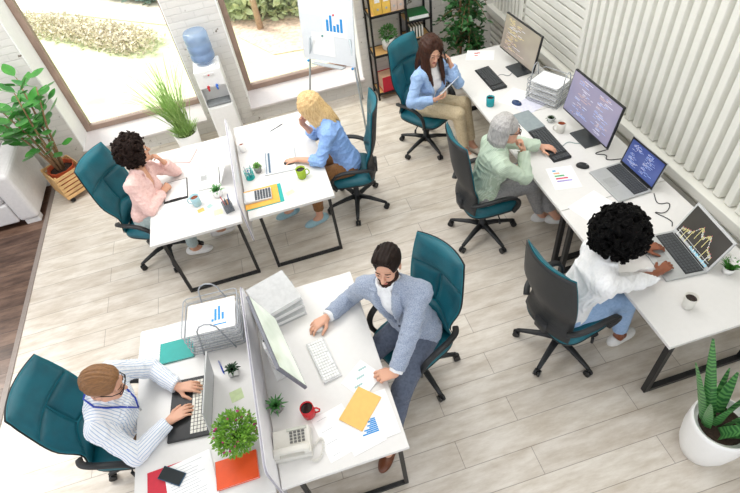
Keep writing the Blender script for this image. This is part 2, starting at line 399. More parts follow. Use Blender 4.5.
# ------------------------------------------------------------------ swivel chairs
def back_surf(v, w, headrest=0):
    """v 0..1 up the back, w -1..1 across -> centre surface point"""
    z = .50+v*.73
    half = .218+.024*math.sin(PI*min(1, v*1.1))-.010*max(0, v-.88)/.12
    half -= .035*math.exp(-((v-.22)/.16)**2)
    x = -.235-.035*v+.045*math.exp(-((v-.2)/.16)**2)-.05*v*v
    x += .055*w*w
    return V((x, half*w, z))
def back_patch(v0, v1, w0, w1, th, puff, off, nu=10, nv=10):
    def norm(v, w):
        e = .01
        a = back_surf(v+e, w)-back_surf(v-e, w); b = back_surf(v, w+e)-back_surf(v, w-e)
        n = b.cross(a); n.normalize(); return n if n.x > 0 else -n
    F = []; B = []
    wf = w0 if callable(w0) else (lambda v: w0); wg = w1 if callable(w1) else (lambda v: w1)
    vf = v0 if callable(v0) else (lambda w: v0); vg = v1 if callable(v1) else (lambda w: v1)
    for j in range(nv+1):
        rf = []; rb = []
        for i in range(nu+1):
            a = i/nu; b = j/nv
            vm = vf(0)+(vg(0)-vf(0))*b
            w = wf(vm)+(wg(vm)-wf(vm))*a
            v = vf(w)+(vg(w)-vf(w))*b
            p = back_surf(v, w); n = norm(v, w)
            e = (1-(2*a-1)**6)*(1-(2*b-1)**6)
            rf.append(p+n*(off+th*min(1, e*1.0+0)+puff*e)); rb.append(p+n*(off-.004))
        F.append(rf); B.append(rb)
    m = MB(); n1 = nu+1; vs = [p for r in F for p in r]+[p for r in B for p in r]; o = n1*(nv+1); fs = []
    for j in range(nv):
        for i in range(nu):
            a = j*n1+i; fs.append((a, a+1, a+n1+1, a+n1)); fs.append((o+a, o+a+n1, o+a+n1+1, o+a+1))
    rim = [i for i in range(n1)]+[j*n1+nu for j in range(1, nv+1)]+[nv*n1+i for i in range(nu-1, -1, -1)]+[j*n1 for j in range(nv-1, 0, -1)]
    for k in range(len(rim)):
        a, b = rim[k], rim[(k+1) % len(rim)]; fs.append((a, o+a, o+b, b))
    m.add(vs, fs, True); return m
def make_chair(label):
    t = thing('office_chair', label, 'office chair', (0, 0, 0), 0, 'teal and black office chairs')
    for k in range(5):
        a = 2*PI*k/5+R_(57); c, s = math.cos(a), math.sin(a)
        m = MB()
        m.tube([(c*.03, s*.03, .125), (c*.13, s*.13, .118), (c*.24, s*.24, .095), (c*.31, s*.31, .078)], [1.25, 1.05, .85, .7], flat=(.045, .035), up=(0, 0, 1))
        l = m.build('base_leg', BPLAS, t)
        w = MB()
        px, py = c*.315, s*.315
        w.cyl((px, py, .085), (px, py, .05), .009)
        for sgn in (-1, 1):
            ax = V((-s, c, 0)); q = V((px, py, .028))+ax*sgn*.014
            w.cyl(q-ax*.010, q+ax*.010, .028, n=14)
        w.build('caster', mat('caster_black', '121315', .4), l)
    m = MB(); m.lathe([(.045, .09), (.045, .14), (.03, .15), (.028, .28), (.018, .285), (.018, .42)], n=16); m.build('gas_column', BPLAS, t)
    m = MB(); m.box((-.02, 0, .415), (.2, .16, .035)); m.build('mechanism', BPLAS, t, bevel=.006)
    m = MB(); m.tube([(.05, -.06, .41), (.05, -.2, .40), (.05, -.235, .375)], .006); m.tube([(.05, -.235, .38), (.05, -.24, .33)], .011); m.build('lever', BPLAS, t)
    # seat
    def sq(hx, hy, p=4.0, n=40):
        o = []
        for i in range(n):
            a = 2*PI*i/n; c, s = math.cos(a), math.sin(a)
            o.append((hx*math.copysign(abs(c)**(2/p), c), hy*math.copysign(abs(s)**(2/p), s)))
        return o
    def slab(z_list):
        rings = []
        for sc, z in z_list: rings.append([V((.03+x*sc, y*sc, z-.012*max(0, x/.25)**2+(.012*(abs(y)/.25)**2))) for x, y in sq(.25, .245)])
        m = MB(); m.ring(rings); return m
    slab([(.86, .425), (.97, .435), (1.0, .455), (.985, .475), (.93, .49), (.7, .497), (.3, .494), (.02, .493)]).build('seat', TEAL, t)
    slab([(.5, .41), (.9, .418), (.99, .43), (1.005, .446)]).build('seat_shell', DSHELL, t)
    # back
    back_patch(-.02, 1.0, -1, 1, .0, .0, -.012, 14, 16).build('back_shell', DSHELL, t)
    bk = back_patch(-.02, 1.0, -1.0, 1.0, .0, .0, 0, 14, 16)
    bk.build('back_edge', TEALE, t)
    back_patch(.66, .99, -.97, .97, .026, .012, .002, 14, 8).build('headrest', TEAL, t)
    vlow = lambda w: .30-.12*abs(w)**1.5
    back_patch(vlow, .645, -.95, -.02, .016, .008, .002, 10, 10).build('back_panel', TEAL, t)
    back_patch(vlow, .645, .02, .95, .016, .008, .002, 10, 10).build('back_panel', TEAL, t)
    back_patch(-.01, lambda w: .28-.12*abs(w)**1.5, -.93, .93, .018, .010, .002, 12, 6).build('lumbar_pad', TEAL, t)
    # ribs on the rear shell and the spine that joins it to the seat
    m = MB()
    for k in range(8):
        v = .08+k*.028
        pts = [back_surf(v, w)+V((-.014, 0, 0)) for w in (-.7, -.4, 0, .4, .7)]
        m.tube(pts, .0045, n=6)
    m.build('back_ribs', BPLAS, t)
    m = MB(); m.tube([(-.04, 0, .41), (-.17, 0, .415), (-.235, 0, .46), (-.24, 0, .56)], 1, flat=(.11, .03), up=(0, 0, 1) if False else (1, 0, .6)); m.build('back_bracket', DSHELL, t)
    for s in (-1, 1):
        m = MB()
        P = [(-.205, .205, .60), (-.16, .255, .635), (-.06, .285, .665), (.04, .29, .672), (.13, .288, .655), (.19, .28, .60), (.20, .265, .52), (.17, .24, .44)]
        # smooth the path
        Q = [V((a, s*b, c)) for a, b, c in P]
        for _ in range(2):
            N = [Q[0]]
            for i in range(len(Q)-1): N += [Q[i].lerp(Q[i+1], .25), Q[i].lerp(Q[i+1], .75)]
            Q = N+[Q[-1]]
        m.tube(Q, 1, flat=(.045, .026), up=(0, s, .0001) if False else None)
        m.build('armrest', BPLAS, t)
    return t
CH = {
 'A': ((-1.60, 1.92, 0), -12, 'teal office chair of the man in the striped shirt, seen from above'),
 'B': ((.50, 1.97, 0), 204, 'teal office chair behind the bearded man in the grey blazer'),
 'C': ((-1.46, 4.10, 0), -27, 'teal office chair of the woman in the pink blouse'),
 'D': ((.55, 4.02, 0), 168, 'office chair of the blonde woman, seen from its side'),
 'E': ((1.555, 4.68, 0), -58, 'dark teal office chair of the woman on the phone by the bookshelf'),
 'F': ((1.57, 3.15, 0), 0, 'office chair of the grey-haired woman, its black shell to the viewer'),
 'G': ((1.60, 1.795, 0), 13, 'office chair of the curly-haired person in white, black shell to the viewer'),
}
STAR = {'A': 40, 'B': 8, 'C': 19, 'D': 15, 'E': 50, 'F': 67, 'G': 57}   # how each base is turned under its seat
chair0 = None
for k, (loc, a, lab) in CH.items():
    if chair0 is None:
        chair0 = make_chair(lab); chair0.location = loc; chair0.rotation_euler = (0, 0, R_(a))
    else:
        c = dup(chair0, loc, R_(a), lab)
        for l in c.children:
            if l.name.startswith('base_leg'): l.rotation_euler = (0, 0, R_(STAR[k]-57)); 
# ------------------------------------------------------------------ things on the desks
Z = DT
def sheet(name, label, cat, x, y, w, h, rz=0, z=Z, th=.0012, base=None, lines=None, marks=(), group=None, tilt=None, ink=None):
    """paper lying flat: lines=(rows, density) prints grey text rows, marks=[(x,y,w,h,material)] prints blocks"""
    m = MB(); m.box((0, 0, th/2), (w, h, th)); ms = [base or PAPER, ink or INK]
    q = random.Random(int(x*1000)+int(y*777))
    if lines:
        rows, dens = lines
        for k in range(rows):
            yy = h/2-.03-(h-.06)*k/max(1, rows-1); ln = (w-.05)*q.uniform(.6, 1)*dens
            m.mat(1).box((-w/2+.025+ln/2, yy, th+.0002), (ln, .0022, .0004))
    for a, b, c, d, mm in marks:
        if mm not in ms: ms.append(mm)
        m.mat(ms.index(mm)).box((a, b, th+.0003), (c, d, .0006))
    o = m.build(name, ms, None, loc=(x, y, z), rz=rz)
    if tilt: o.rotation_euler = tilt
    return tag(o, label, cat, group)
def book(name, label, cat, x, y, w, h, th, rz, cover, z=Z, group=None, pages=True):
    t = thing(name, label, cat, (x, y, z), rz, group)
    m = MB(); m.box((0, 0, th-.0015), (w, h, .003)); m.box((0, 0, .0015), (w, h, .003)); m.box((-w/2+.0015, 0, th/2), (.003, h, th)); m.build('cover', cover, t, bevel=.001)
    m = MB(); m.box((.002, 0, th/2), (w-.008, h-.008, th-.006)); m.build('pages', PAPER, t)
    return t
def mug(name, label, cat, x, y, body, liquid, h=.095, r=.04, rt=None, rz=0, handle=True, z=Z, fill=.8):
    t = thing(name, label, cat, (x, y, z), rz); rt = rt or r
    m = MB()
    m.lathe([(r*.9, 0), (r, .006), (rt, h), (rt-.004, h), (r-.005, .01), (.001, .009)], n=28, cap1=False); m.build('cup', body, t)
    rr = r+(rt-r)*fill-.0045
    m = MB(); m.lathe([(rr, h*fill-.004), (rr, h*fill)], n=24); m.build('drink', liquid, t)
    if handle:
        m = MB(); R = (r+rt)/2
        m.tube([(R-.004, 0, h*.82), (R+.018, 0, h*.85), (R+.032, 0, h*.62), (R+.028, 0, h*.35), (R+.008, 0, h*.2), (R-.006, 0, h*.2)], .0055); m.build('handle', body, t)
    return t
def keyboard(name, label, x, y, w, h, rz, body, keys, slope=.012, cat='keyboard', rows=5, cols=15, group=None):
    """w along local x (long side)"""
    t = thing(name, label, cat, (x, y, Z), rz, group)
    m = MB(); m.add([(-w/2, -h/2, 0), (w/2, -h/2, 0), (w/2, h/2, 0), (-w/2, h/2, 0), (-w/2, -h/2, .011), (w/2, -h/2, .011), (w/2, h/2, .011+slope), (-w/2, h/2, .011+slope)],
                    [(3, 2, 1, 0), (4, 5, 6, 7), (0, 1, 5, 4), (1, 2, 6, 5), (2, 3, 7, 6), (3, 0, 4, 7)]); m.build('case', body, t, bevel=.003)
    m = MB(); kw = (w-.02)/cols; kh = (h-.02)/rows
    for j in range(rows):
        for i in range(cols):
            if j == 0 and 4 <= i <= 8:
                if i == 4: wd = kw*5; cx = -w/2+.01+kw*6.5
                else: continue
            else: wd = kw; cx = -w/2+.01+kw*(i+.5)
            if cols > 17 and i in (15,): continue
            yy = -h/2+.01+kh*(j+.5); zz = .012+slope*(yy+h/2)/h
            m.box((cx, yy, zz+.003), (wd*.82, kh*.8, .007))
    m.build('keys', keys, t)
    return t
def mouse(label, x, y, rz, body, wheel=GREYP):
    t = thing('computer_mouse', label, 'computer mouse', (x, y, Z), rz, 'computer mice')
    m = MB(); rings = []
    for k, (s, z) in enumerate(((.92, 0), (1, .008), (.95, .02), (.75, .031), (.4, .036), (.02, .037))):
        rings.append([V((.055*s*math.cos(a)*(1 if math.cos(a) > 0 else 1.0), .031*s*math.sin(a), z-.006*max(0, math.cos(a))*k/5)) for a in [2*PI*i/24 for i in range(24)]])
    m.ring(rings); m.build('shell', body, t)
    m = MB(); m.cyl((.03, -.003, .029), (.03, .003, .029), .007, n=10); m.build('wheel', wheel, t)
    return t
def code_screen(m, w, h, mi, seed, n=16, x0=.12, cols=1, thick=.0032, pal=(1, 2, 3)):
    """rows of coloured code on a screen in the local xz plane facing -y"""
    q = random.Random(seed)
    for c in range(cols):
        xa = -w/2+w*x0+c*w*.42
        for k in range(int(n*1.5)):
            z = h*.5-h*.09-h*.82*k/(n*1.5); ind = q.choice((0, 0, .02, .04, .06))*w*2; ln = w*q.uniform(.08, .28 if cols > 1 else .52)
            if q.random() < .12: continue
            xx = xa+ind; k2 = q.randint(1, 3)
            for _ in range(k2):
                l2 = ln/k2*q.uniform(.5, .95)
                m.mat(q.choice(pal)).box((xx+l2/2, -.0006, z), (l2, .0008, thick)); xx += ln/k2
def screen_mat(name, a, b=None, e=.9): return mat(name, a, .15, emit=e, hex2=b, scale=2.2, var=.04)
CODEY = mat('code_yellow', 'cdbb7c', .4, emit=.55); CODEW = mat('code_white', 'c9c9d6', .4, emit=.55); CODEB = mat('code_blue', '93a8d8', .4, emit=.55); CODEO = mat('code_orange', 'c4a59a', .4, emit=.5)
def monitor(label, x, y, rz, w, h, zb, tilt, scr, pal, seed, frame, stand, cols=1, x0=.12):
    """screen faces local -y"""
    t = thing('monitor', label, 'monitor', (x, y, Z), rz, 'desktop monitors')
    c = V((0, -.03, zb+h/2)); T = Matrix.Rotation(-tilt, 3, 'X')
    def place(o): o.location = c; o.rotation_euler = (-tilt, 0, 0); return o
    m = MB(); m.box((0, .012, 0), (w, .024, h)); m.box((0, .03, -.01), (w*.55, .03, h*.55)); place(m.build('housing', frame, t, bevel=.004))
    m = MB(); m.box((0, -.0005, .003), (w-.018, .002, h-.026))
    m2 = MB(); m2.mat(0).box((0, -.0005, .003), (w-.018, .002, h-.026)); mm = MB(); mm.v, mm.f, mm.mi, mm.sm = list(m2.v), list(m2.f), list(m2.mi), list(m2.sm)
    tmp = MB(); code_screen(tmp, w, h, 0, seed, 20, x0, cols, pal=range(1, 1+len(pal)))
    b = len(mm.v); mm.v += [(a, y_-.0012, z_) for a, y_, z_ in tmp.v]; mm.f += [[i+b for i in f] for f in tmp.f]; mm.mi += tmp.mi; mm.sm += tmp.sm
    place(mm.build('screen', [scr]+list(pal), t))
    m = MB(); m.box((0, .06, zb*.5+.08), (.07, .018, zb+.16)); m.build('stand_post', stand, t, bevel=.003)
    m = MB(); m.box((0, .0, .006), (.25, .19, .012)); m.build('stand_base', stand, t, bevel=.003)
    return t
def laptop(label, x, y, rz, w, d, lid, ang, body, keys, lidmat, scr, seed, pal, bez, chart=False, group='laptops', deck=None):
    """hinge along local x at +d/2; screen faces -y when open"""
    t = thing('laptop', label, 'laptop', (x, y, Z), rz, group)
    m = MB(); m.box((0, 0, .009), (w, d, .018)); m.build('base', body, t, bevel=.003)
    m = MB(); kw = (w-.05)/15; kh = d*.40/5
    for j in range(5):
        for i in range(15):
            if j == 0 and 5 <= i <= 9:
                if i > 5: continue
                m.box((-w/2+.025+kw*7.5, d*.02+kh*.5, .0195), (kw*4.8, kh*.8, .003)); continue
            m.box((-w/2+.025+kw*(i+.5), d*.02+kh*(j+.5), .0195), (kw*.82, kh*.8, .003))
    if deck:
        dk = MB(); dk.box((0, d*.22, .0182), (w-.035, d*.45, .001)); dk.build('key_well', deck, t)
    m.build('keys', keys, t)
    m = MB(); m.box((-w*.04, -d*.24, .0183), (w*.27, d*.28, .001)); m.build('touchpad', mat('touchpad_grey', 'a6a7a6', .4) if body is not BPLAS else BPLAS, t)
    m = MB(); m.cyl((-w*.42, d/2-.006, .018), (w*.42, d/2-.006, .018), .006, n=10); m.build('hinge', BPLAS, t)
    T = Euler((-(ang-PI/2), 0, 0))
    def place(o): o.location = (0, d/2-.004, .018); o.rotation_euler = T; return o
    m = MB(); m.box((0, .004, lid/2), (w, .008, lid)); place(m.build('lid', lidmat, t, bevel=.002))
    m = MB(); m.box((0, -.0007, lid/2), (w-.006, .001, lid-.006)); place(m.build('bezel', bez, t))
    m = MB(); m.box((0, -.0015, lid/2+.004), (w-.03, .001, lid-.045)); tmp = MB()
    ms = [scr]+list(pal)
    if chart:
        q = random.Random(seed); sw, sh = w-.03, lid-.045
        yv = .3
        for k in range(46):
            f_ = k/46; top = .22+.55*math.sin(f_*3.0)**2*(.75+.25*math.sin(f_*21)); ln = q.uniform(.03, .12)
            if k % 6 == 0: ln = .45
            xx = -sw*.42+sw*.84*f_
            tmp.mat(1 if q.random() < .6 else 2).box((xx, -.0025, sh*(.12+top-ln/2)), (.0028, .0008, sh*ln))
            if k % 3 == 0: tmp.mat(3).box((xx, -.0025, sh*(.14+top)), (.004, .0008, .006))
        for k in range(30):
            tmp.mat(4 if q.random() < .6 else 2).box((sw*(-.05)+k*sw*.017, -.0025, sh*(.06+.05*q.random())), (.004, .0008, sh*.1*q.random()+.004))
        tmp.mat(2).box((0, -.0025, sh*.19), (sw*.9, .0008, .0015))
    else:
        code_screen(tmp, w-.03, lid-.045, 0, seed, 16, .1, 2, pal=range(1, 1+len(pal)), thick=.0022); tmp.v = [(a, y_-.0018, z_+lid/2+.004) for a, y_, z_ in tmp.v]
    b = len(m.v); m.v += tmp.v; m.f += [[i+b for i in f] for f in tmp.f]; m.mi += tmp.mi; m.sm += tmp.sm
    place(m.build('screen', ms, t))
    return t
def wire_tray(label, x, y, w, d, tiers, gap, rz, ends='x'):
    """stacked wire letter trays with two looped side handles"""
    t = thing('letter_tray_stack', label, 'letter tray', (x, y, Z), rz, 'wire letter trays')
    def rr(hw, hd, z, q=.03):
        o = []
        for cx, cy, a0 in ((hw-q, hd-q, 0), (-hw+q, hd-q, PI/2), (-hw+q, -hd+q, PI), (hw-q, -hd+q, 1.5*PI)):
            for k in range(4): a = a0+k*PI/6; o.append((cx+q*math.cos(a), cy+q*math.sin(a), z))
        return o
    for k in range(tiers):
        z = .012+k*gap; m = MB()
        m.tube(rr(w/2, d/2, z+.035), .004, closed=True, n=6); m.tube(rr(w/2-.006, d/2-.006, z), .0025, closed=True, n=6)
        for i in range(7):
            xx = -w/2+.03+(w-.06)*i/6
            m.tube([(xx, -d/2+.006, z), (xx, d/2-.006, z)], .0013, n=4)
        for sx, sy in ((1, 1), (-1, 1), (-1, -1), (1, -1)): m.tube([(sx*(w/2-.012), sy*(d/2-.012), z), (sx*(w/2-.008), sy*(d/2-.008), z+.035)], .002, n=4)
        m.build('tray', WIRE, t)
    top = .012+tiers*gap
    for s in (-1, 1):
        m = MB(); P = [(s*(w/2+.004), -.085, .004), (s*(w/2+.004), -.05, top+.03), (s*(w/2+.004), -.03, top+.07), (s*(w/2+.004), 0, top+.085), (s*(w/2+.004), .03, top+.07), (s*(w/2+.004), .05, top+.03), (s*(w/2+.004), .085, .004)]
        m.tube(P if ends == 'x' else [(b*1.3, a*(d/2+.004)/(w/2+.004), c) for a, b, c in P], .005, n=8); m.tube([(s*(w/2+.004), -d*.42, .005), (s*(w/2+.004), d*.42, .005)], .005); m.build('side_loop', WIRE, t)
    return t
def pot_plant(name, label, x, y, z, prof, potm, plant, pmat, rz=0, cat='potted plant', extra=None, soil_z=None, n=28, square=None):
    t = thing(name, label, cat, (x, y, z), rz); m = MB()
    if square:
        a, h = square
        for s in (-1, 1): m.box((s*(a/2-.003), 0, h/2), (.006, a, h)); m.box((0, s*(a/2-.003), h/2), (a-.012, .006, h))
        m.box((0, 0, .004), (a, a, .008)); rs, sz = a*.46, h*.85
    else:
        r, h = prof[-1]; m.lathe(list(prof)+[(r-.006, h), (r-.01, h-.025), (.001, h-.025)], n=n, cap1=False); rs, sz = r-.009, h-.02
    m.build('pot', potm, t, bevel=.001 if square else 0)
    s = MB()
    if square: s.box((0, 0, sz), (rs*2, rs*2, .006))
    else: s.lathe([(rs, sz-.005), (rs*.9, sz), (.001, sz+.004)], n=20)
    s.build('soil', SOIL, t)
    b = MB(); plant(b, sz); b.build('foliage', pmat, t)
    if extra: extra(t, sz)
    return t
def rosette(n, L, W, el0, el1, seed=1, rings=3, tipless=True):
    def f(b, z):
        q = random.Random(seed)
        for k in range(n):
            fr = k/n; a = k*2.4; el = R_(el0+(el1-el0)*fr); l = L*(1-.35*fr)*q.uniform(.85, 1.1)
            d = (math.cos(a)*math.cos(el), math.sin(a)*math.cos(el), math.sin(el))
            b.leaf((.004*math.cos(a), .004*math.sin(a), z), d, (0, 0, 1), l, W, bend=.5, seg=5, tip=0, fold=.35)
    return f
def bushball(n, R, size, cz, seed=2, squash=.8, wid=.6):
    def f(b, z):
        q = random.Random(seed)
        for k in range(n):
            d = V((q.gauss(0, 1), q.gauss(0, 1), q.gauss(.25, 1))).normalized(); rr = R*q.uniform(.45, 1.0)
            p = V((d.x*rr, d.y*rr, z+cz+d.z*rr*squash))
            if p.z < z: p.z = z+q.random()*.02
            dd = d+V((q.uniform(-.7, .7), q.uniform(-.7, .7), q.uniform(-.5, .5)))
            b.leaf(p, dd, d+V((0, 0, .8)), size*q.uniform(.7, 1.3), size*wid, bend=-.6, seg=2)
        for k in range(max(6, n//40)):
            a = q.random()*2*PI; b.tube([(0, 0, z-.01), (R*.4*math.cos(a), R*.4*math.sin(a), z+cz*.6), (R*.8*math.cos(a), R*.8*math.sin(a), z+cz)], .0018, n=4)
    return f

# ---- left front desk (man in striped shirt)
laptop('open black laptop with pale keys and a grey lid on the front desk', -1.055, 1.795, R_(-96), .42, .27, .27, R_(100), BPLAS, KEYW, SILVER, screen_mat('dim_screen', '9fb3a6', e=.4), 3, (CODEW, CODEB), BLACK, deck=mat('keyboard_deck_dark', '202123', .5))
book('notebook', 'turquoise notebook beside the wire letter tray on the front desk', 'notebook', -1.14, 2.265, .24, .17, .014, R_(-3), TURQ)
sheet('document', 'white printed sheet under the turquoise notebook', 'paper', -1.21, 2.38, .40, .27, R_(-4), z=Z, lines=(11, .9))
wire_tray('four wire letter trays filled with papers on the front desk by the screen', -.83, 2.33, .38, .34, 4, .058, R_(-4), 'y')
for k in range(4):
    sheet('letter_sheet', ('printed sheet with a small bar chart in the top wire tray of the front desk', 'white sheets in the second wire tray from the top, front desk', 'white sheets in the third wire tray from the top, front desk', 'white sheets in the lowest wire tray of the front desk')[k], 'paper', -.83, 2.325, .33, .26, R_(-4), z=Z+.016+.058*(3-k), th=.004, lines=(7, .8),
          marks=[(.03, .0, .016, .10, BLUEC), (.055, .01, .016, .12, BLUEC), (.08, -.02, .016, .06, BLUEC), (.01, -.045, .016, .02, BLUEC), (.05, -.085, .11, .01, BLUEC)] if k == 0 else (), group='papers in the front wire trays')
def pen(label, x, y, rz, L=.14, mt=None, z=Z):
    t = thing('pen', label, 'pen', (x, y, z), rz); mt = mt or BPLAS
    m = MB(); m.cyl((-L/2, 0, .005), (L*.36, 0, .005), .0048, n=8); m.cyl((L*.36, 0, .005), (L/2, 0, .003), .0045, .001, n=8); m.build('barrel', mt, t)
    m = MB(); m.box((-L*.3, 0, .0105), (.045, .003, .002)); m.cyl((-L/2-.008, 0, .005), (-L/2, 0, .005), .0025, n=6); m.build('clip', SILVER, t); return t
pen('blue pen lying by the wire trays on the front desk', -.845, 2.02, R_(-75), .12, mat('blue_pen', '2145b8', .35))
pot_plant('potted_succulent', 'small dark green succulent in a white square pot by the laptop lid', -.765, 1.955, Z, [(.03, 0), (.035, .055)], WCER, rosette(22, .055, .022, 10, 80, 5), mat('succulent_dark', '35553a', .5, var=.3), square=(.062, .055))
sheet('sticky_note', 'pale green sticky note on the front desk by the flowers', 'sticky note', -.765, 1.785, .082, .08, R_(10), base=mat('green_note', 'cfdfae', .7))
def flowers(t, z):
    q = random.Random(11)
    PK = mat('pink_bloom', 'c22a7d', .6)
    for k in range(26):
        d = V((q.gauss(0, 1), q.gauss(0, 1), q.uniform(0, 1.2))).normalized(); p = d*.125; b = MB()
        b.sphere((p.x, p.y, z+.08+p.z*.8), .0075, 8); b.build('flower', PK, t)
pot_plant('flowering_plant', 'bushy green plant with tiny pink flowers in a white pot by the screen', -.755, 1.455, Z, [(.045, 0), (.06, .10)], WCER, bushball(1300, .132, .024, .085, 8), mat('bright_bush_green', '8ab845', .5, var=.3, scale=30, hex2='4f8a2c'), extra=flowers)
sheet('folder', 'red folder under the papers at the near end of the front desk', 'folder', -1.165, 1.345, .33, .24, R_(2), th=.003, base=REDC)
sheet('document', 'white printed pages lying on the red folder', 'paper', -1.075, 1.315, .28, .31, R_(8), z=Z+.003, th=.003, lines=(14, .9))
t = thing('smartphone', 'black smartphone lying on the papers and the red folder', 'phone', (-1.185, 1.393, Z+.006), R_(-34))
m = MB(); m.box((0, 0, .0045), (.155, .078, .009)); m.build('case', mat('phone_case', '27506b', .4), t, bevel=.004)
m = MB(); m.box((0, 0, .0095), (.147, .070, .001)); m.build('screen', mat('phone_glass', '1a2326', .35, spec=.2), t)
book('notebook', 'bright orange notebook at the near corner of the front desk', 'notebook', -.805, 1.305, .245, .165, .018, R_(0), ORG)

# ---- front right desk (bearded man)
t = thing('monitor', 'slim monitor on a white stand facing the bearded man, seen almost edge on', 'monitor', (-.435, 1.905, Z), R_(101), 'desktop monitors')
def tilted(o, z=.27, a=.28): o.location = (0, -.03, z); o.rotation_euler = (-a, 0, 0); return o
m = MB(); m.box((0, .012, 0), (.60, .022, .355)); m.box((0, .028, -.02), (.3, .02, .18)); tilted(m.build('housing', mat('monitor_silver', '6d6f78', .4), t, bevel=.004))
m = MB(); m.box((0, -.0008, .004), (.575, .002, .325)); tilted(m.build('screen', mat('painted_reflection_screen', 'd5dccf', .08, emit=.45, hex2='b9c6b1', scale=3), t))  # pale green reflection is put into the screen's colour and glow
m = MB(); m.box((0, .055, .14), (.06, .016, .28)); m.build('stand_post', WPLAS, t, bevel=.003)
m = MB(); m.box((0, .0, .006), (.20, .16, .012)); m.build('stand_base', WPLAS, t, bevel=.003)
for k in range(3):
    b = thing('ring_binder', ('topmost grey ring binder of the pile on the bearded man\'s desk', 'middle grey ring binder of the pile on the bearded man\'s desk', 'lowest grey ring binder of the pile on the bearded man\'s desk')[k], 'binder', (-.395+.008*k, 2.395-.012*k, Z+.052*(2-k)), R_(18-4*k), 'grey ring binders')
    m = MB(); m.box((0, 0, .002), (.30, .31, .003)); m.box((0, 0, .0485), (.30, .31, .003)); m.box((-.1485, 0, .025), (.003, .31, .05)); m.build('cover', mat('binder_grey', 'c3c4c4', .5), b, bevel=.001)
    m = MB(); m.box((.0, 0, .022), (.28, .29, .034)); m.build('pages', PAPER, b)
    m = MB(); m.box((-.147, .02, .025), (.012, .05, .03)); m.build('label_holder', BLACK, b)
def cactus(b, z):
    for k in range(7):
        a = k*2.4; r = .0 if k == 0 else .017; b.sphere((r*math.cos(a), r*math.sin(a), z+.016), (.012, .012, .017), 8)
t = pot_plant('potted_cactus', 'small red and green cactus in a white square pot behind the monitor', -.50, 2.06, Z, [(.03, 0), (.035, .06)], WCER, cactus, mat('cactus_green', '4b7a3c', .6, var=.3), square=(.075, .075))
m = MB()
for k in range(9):
    a = k*.7; m.sphere((.024*math.cos(a), .024*math.sin(a), .068), (.009, .009, .011), 8)
m.build('red_bloom', mat('cactus_red', 'c9302a', .5), t)
keyboard('keyboard', 'white keyboard in front of the bearded man', -.17, 1.84, .33, .125, R_(100), mat('keyboard_white', 'd2d3d2', .4), mat('white_keys', 'f4f4f2', .4), .010, rows=6, cols=14)
mouse('white computer mouse under the bearded man\'s hand', -.165, 2.10, R_(150), WPLAS)
mug('mug', 'red mug of black coffee on the bearded man\'s desk', 'mug', -.335, 1.505, RED, COFFEE, .092, .042, rz=R_(-15), fill=.86)
pot_plant('potted_aloe', 'small spiky aloe in a grey concrete pot beside the screen', -.52, 1.60, Z, [(.03, 0), (.04, .07)], GREYPOT, rosette(22, .085, .018, 12, 85, 3), AGREEN)
# desk telephone
t = thing('telephone', 'ivory desk telephone with a corded handset at the near end of the desk', 'telephone', (-.465, 1.345, Z), R_(-6))
m = MB(); m.add([(-.115, -.09, 0), (.115, -.09, 0), (.115, .09, 0), (-.115, .09, 0), (-.11, -.085, .035), (.11, -.085, .035), (.11, .085, .055), (-.11, .085, .055)], [(3, 2, 1, 0), (4, 5, 6, 7), (0, 1, 5, 4), (1, 2, 6, 5), (2, 3, 7, 6), (3, 0, 4, 7)]); m.build('body', IVORY, t, bevel=.006)
m = MB()
for i in range(4):
    for j in range(4): m.box((.0+i*.024, .0+j*.018, .047+.012*j/4), (.016, .011, .007))
m.build('keypad', mat('phone_keys', '6b6b68', .5), t)
m = MB(); m.box((.035, .074, .056), (.12, .018, .004)); m.build('display', mat('phone_display', 'c8c9be', .2), t)
m = MB(); m.tube([(-.10, -.055, .058), (-.07, -.055, .072), (0, -.055, .078), (.07, -.055, .072), (.10, -.055, .058)], [1, .9, .8, .9, 1], flat=(.05, .03)); m.box((-.092, -.055, .05), (.045, .052, .025)); m.box((.092, -.055, .05), (.045, .052, .025)); m.build('handset', IVORY, t, bevel=.004)
m = MB(); P = []
for k in range(90):
    f_ = k/89; ax = V((.11+.07*math.sin(f_*3.3), -.05-.02*f_+.055*math.sin(f_*5.5), .012)); P.append(ax+V((.008*math.cos(k*1.25), .008*math.sin(k*1.25), 0)))
m.tube(P, .0022, n=5); m.build('coiled_cord', IVORY, t)
sheet('document', 'white sheet at the left of the papers near the telephone', 'paper', -.20, 1.34, .21, .297, R_(12), lines=(4, .5), group='loose papers on the bearded man\'s desk')
sheet('document', 'white sheet lying under the yellow envelope and the blue chart', 'paper', -.055, 1.33, .21, .297, R_(10), z=Z+.0014, group='loose papers on the bearded man\'s desk')
sheet('document', 'white sheet nearest the desk edge under the bearded man\'s hand', 'paper', .055, 1.36, .21, .297, R_(2), z=Z+.0028, marks=[(-.012-l_/2, -.09+.0115*k, l_, .009, BLUEC) for k, l_ in enumerate((.10, .075, .085, .05, .06, .04, .05, .03))]+[(-.01, .10, .04, .03, BLUEC)], group='loose papers on the bearded man\'s desk')
t = thing('envelope', 'yellow card envelope on the chart papers in front of the bearded man', 'envelope', (-.025, 1.435, Z+.0042), R_(45))
m = MB(); m.box((0, 0, .003), (.24, .165, .006)); m.build('pocket', mat('manila', 'f2bf6c', .65, var=.03), t, bevel=.001)
m = MB(); m.prism([(-.12, -.08), (-.12, .08), (-.085, .07), (-.085, -.07)], .006, .0075); m.build('flap', mat('manila', 'f2bf6c'), t)

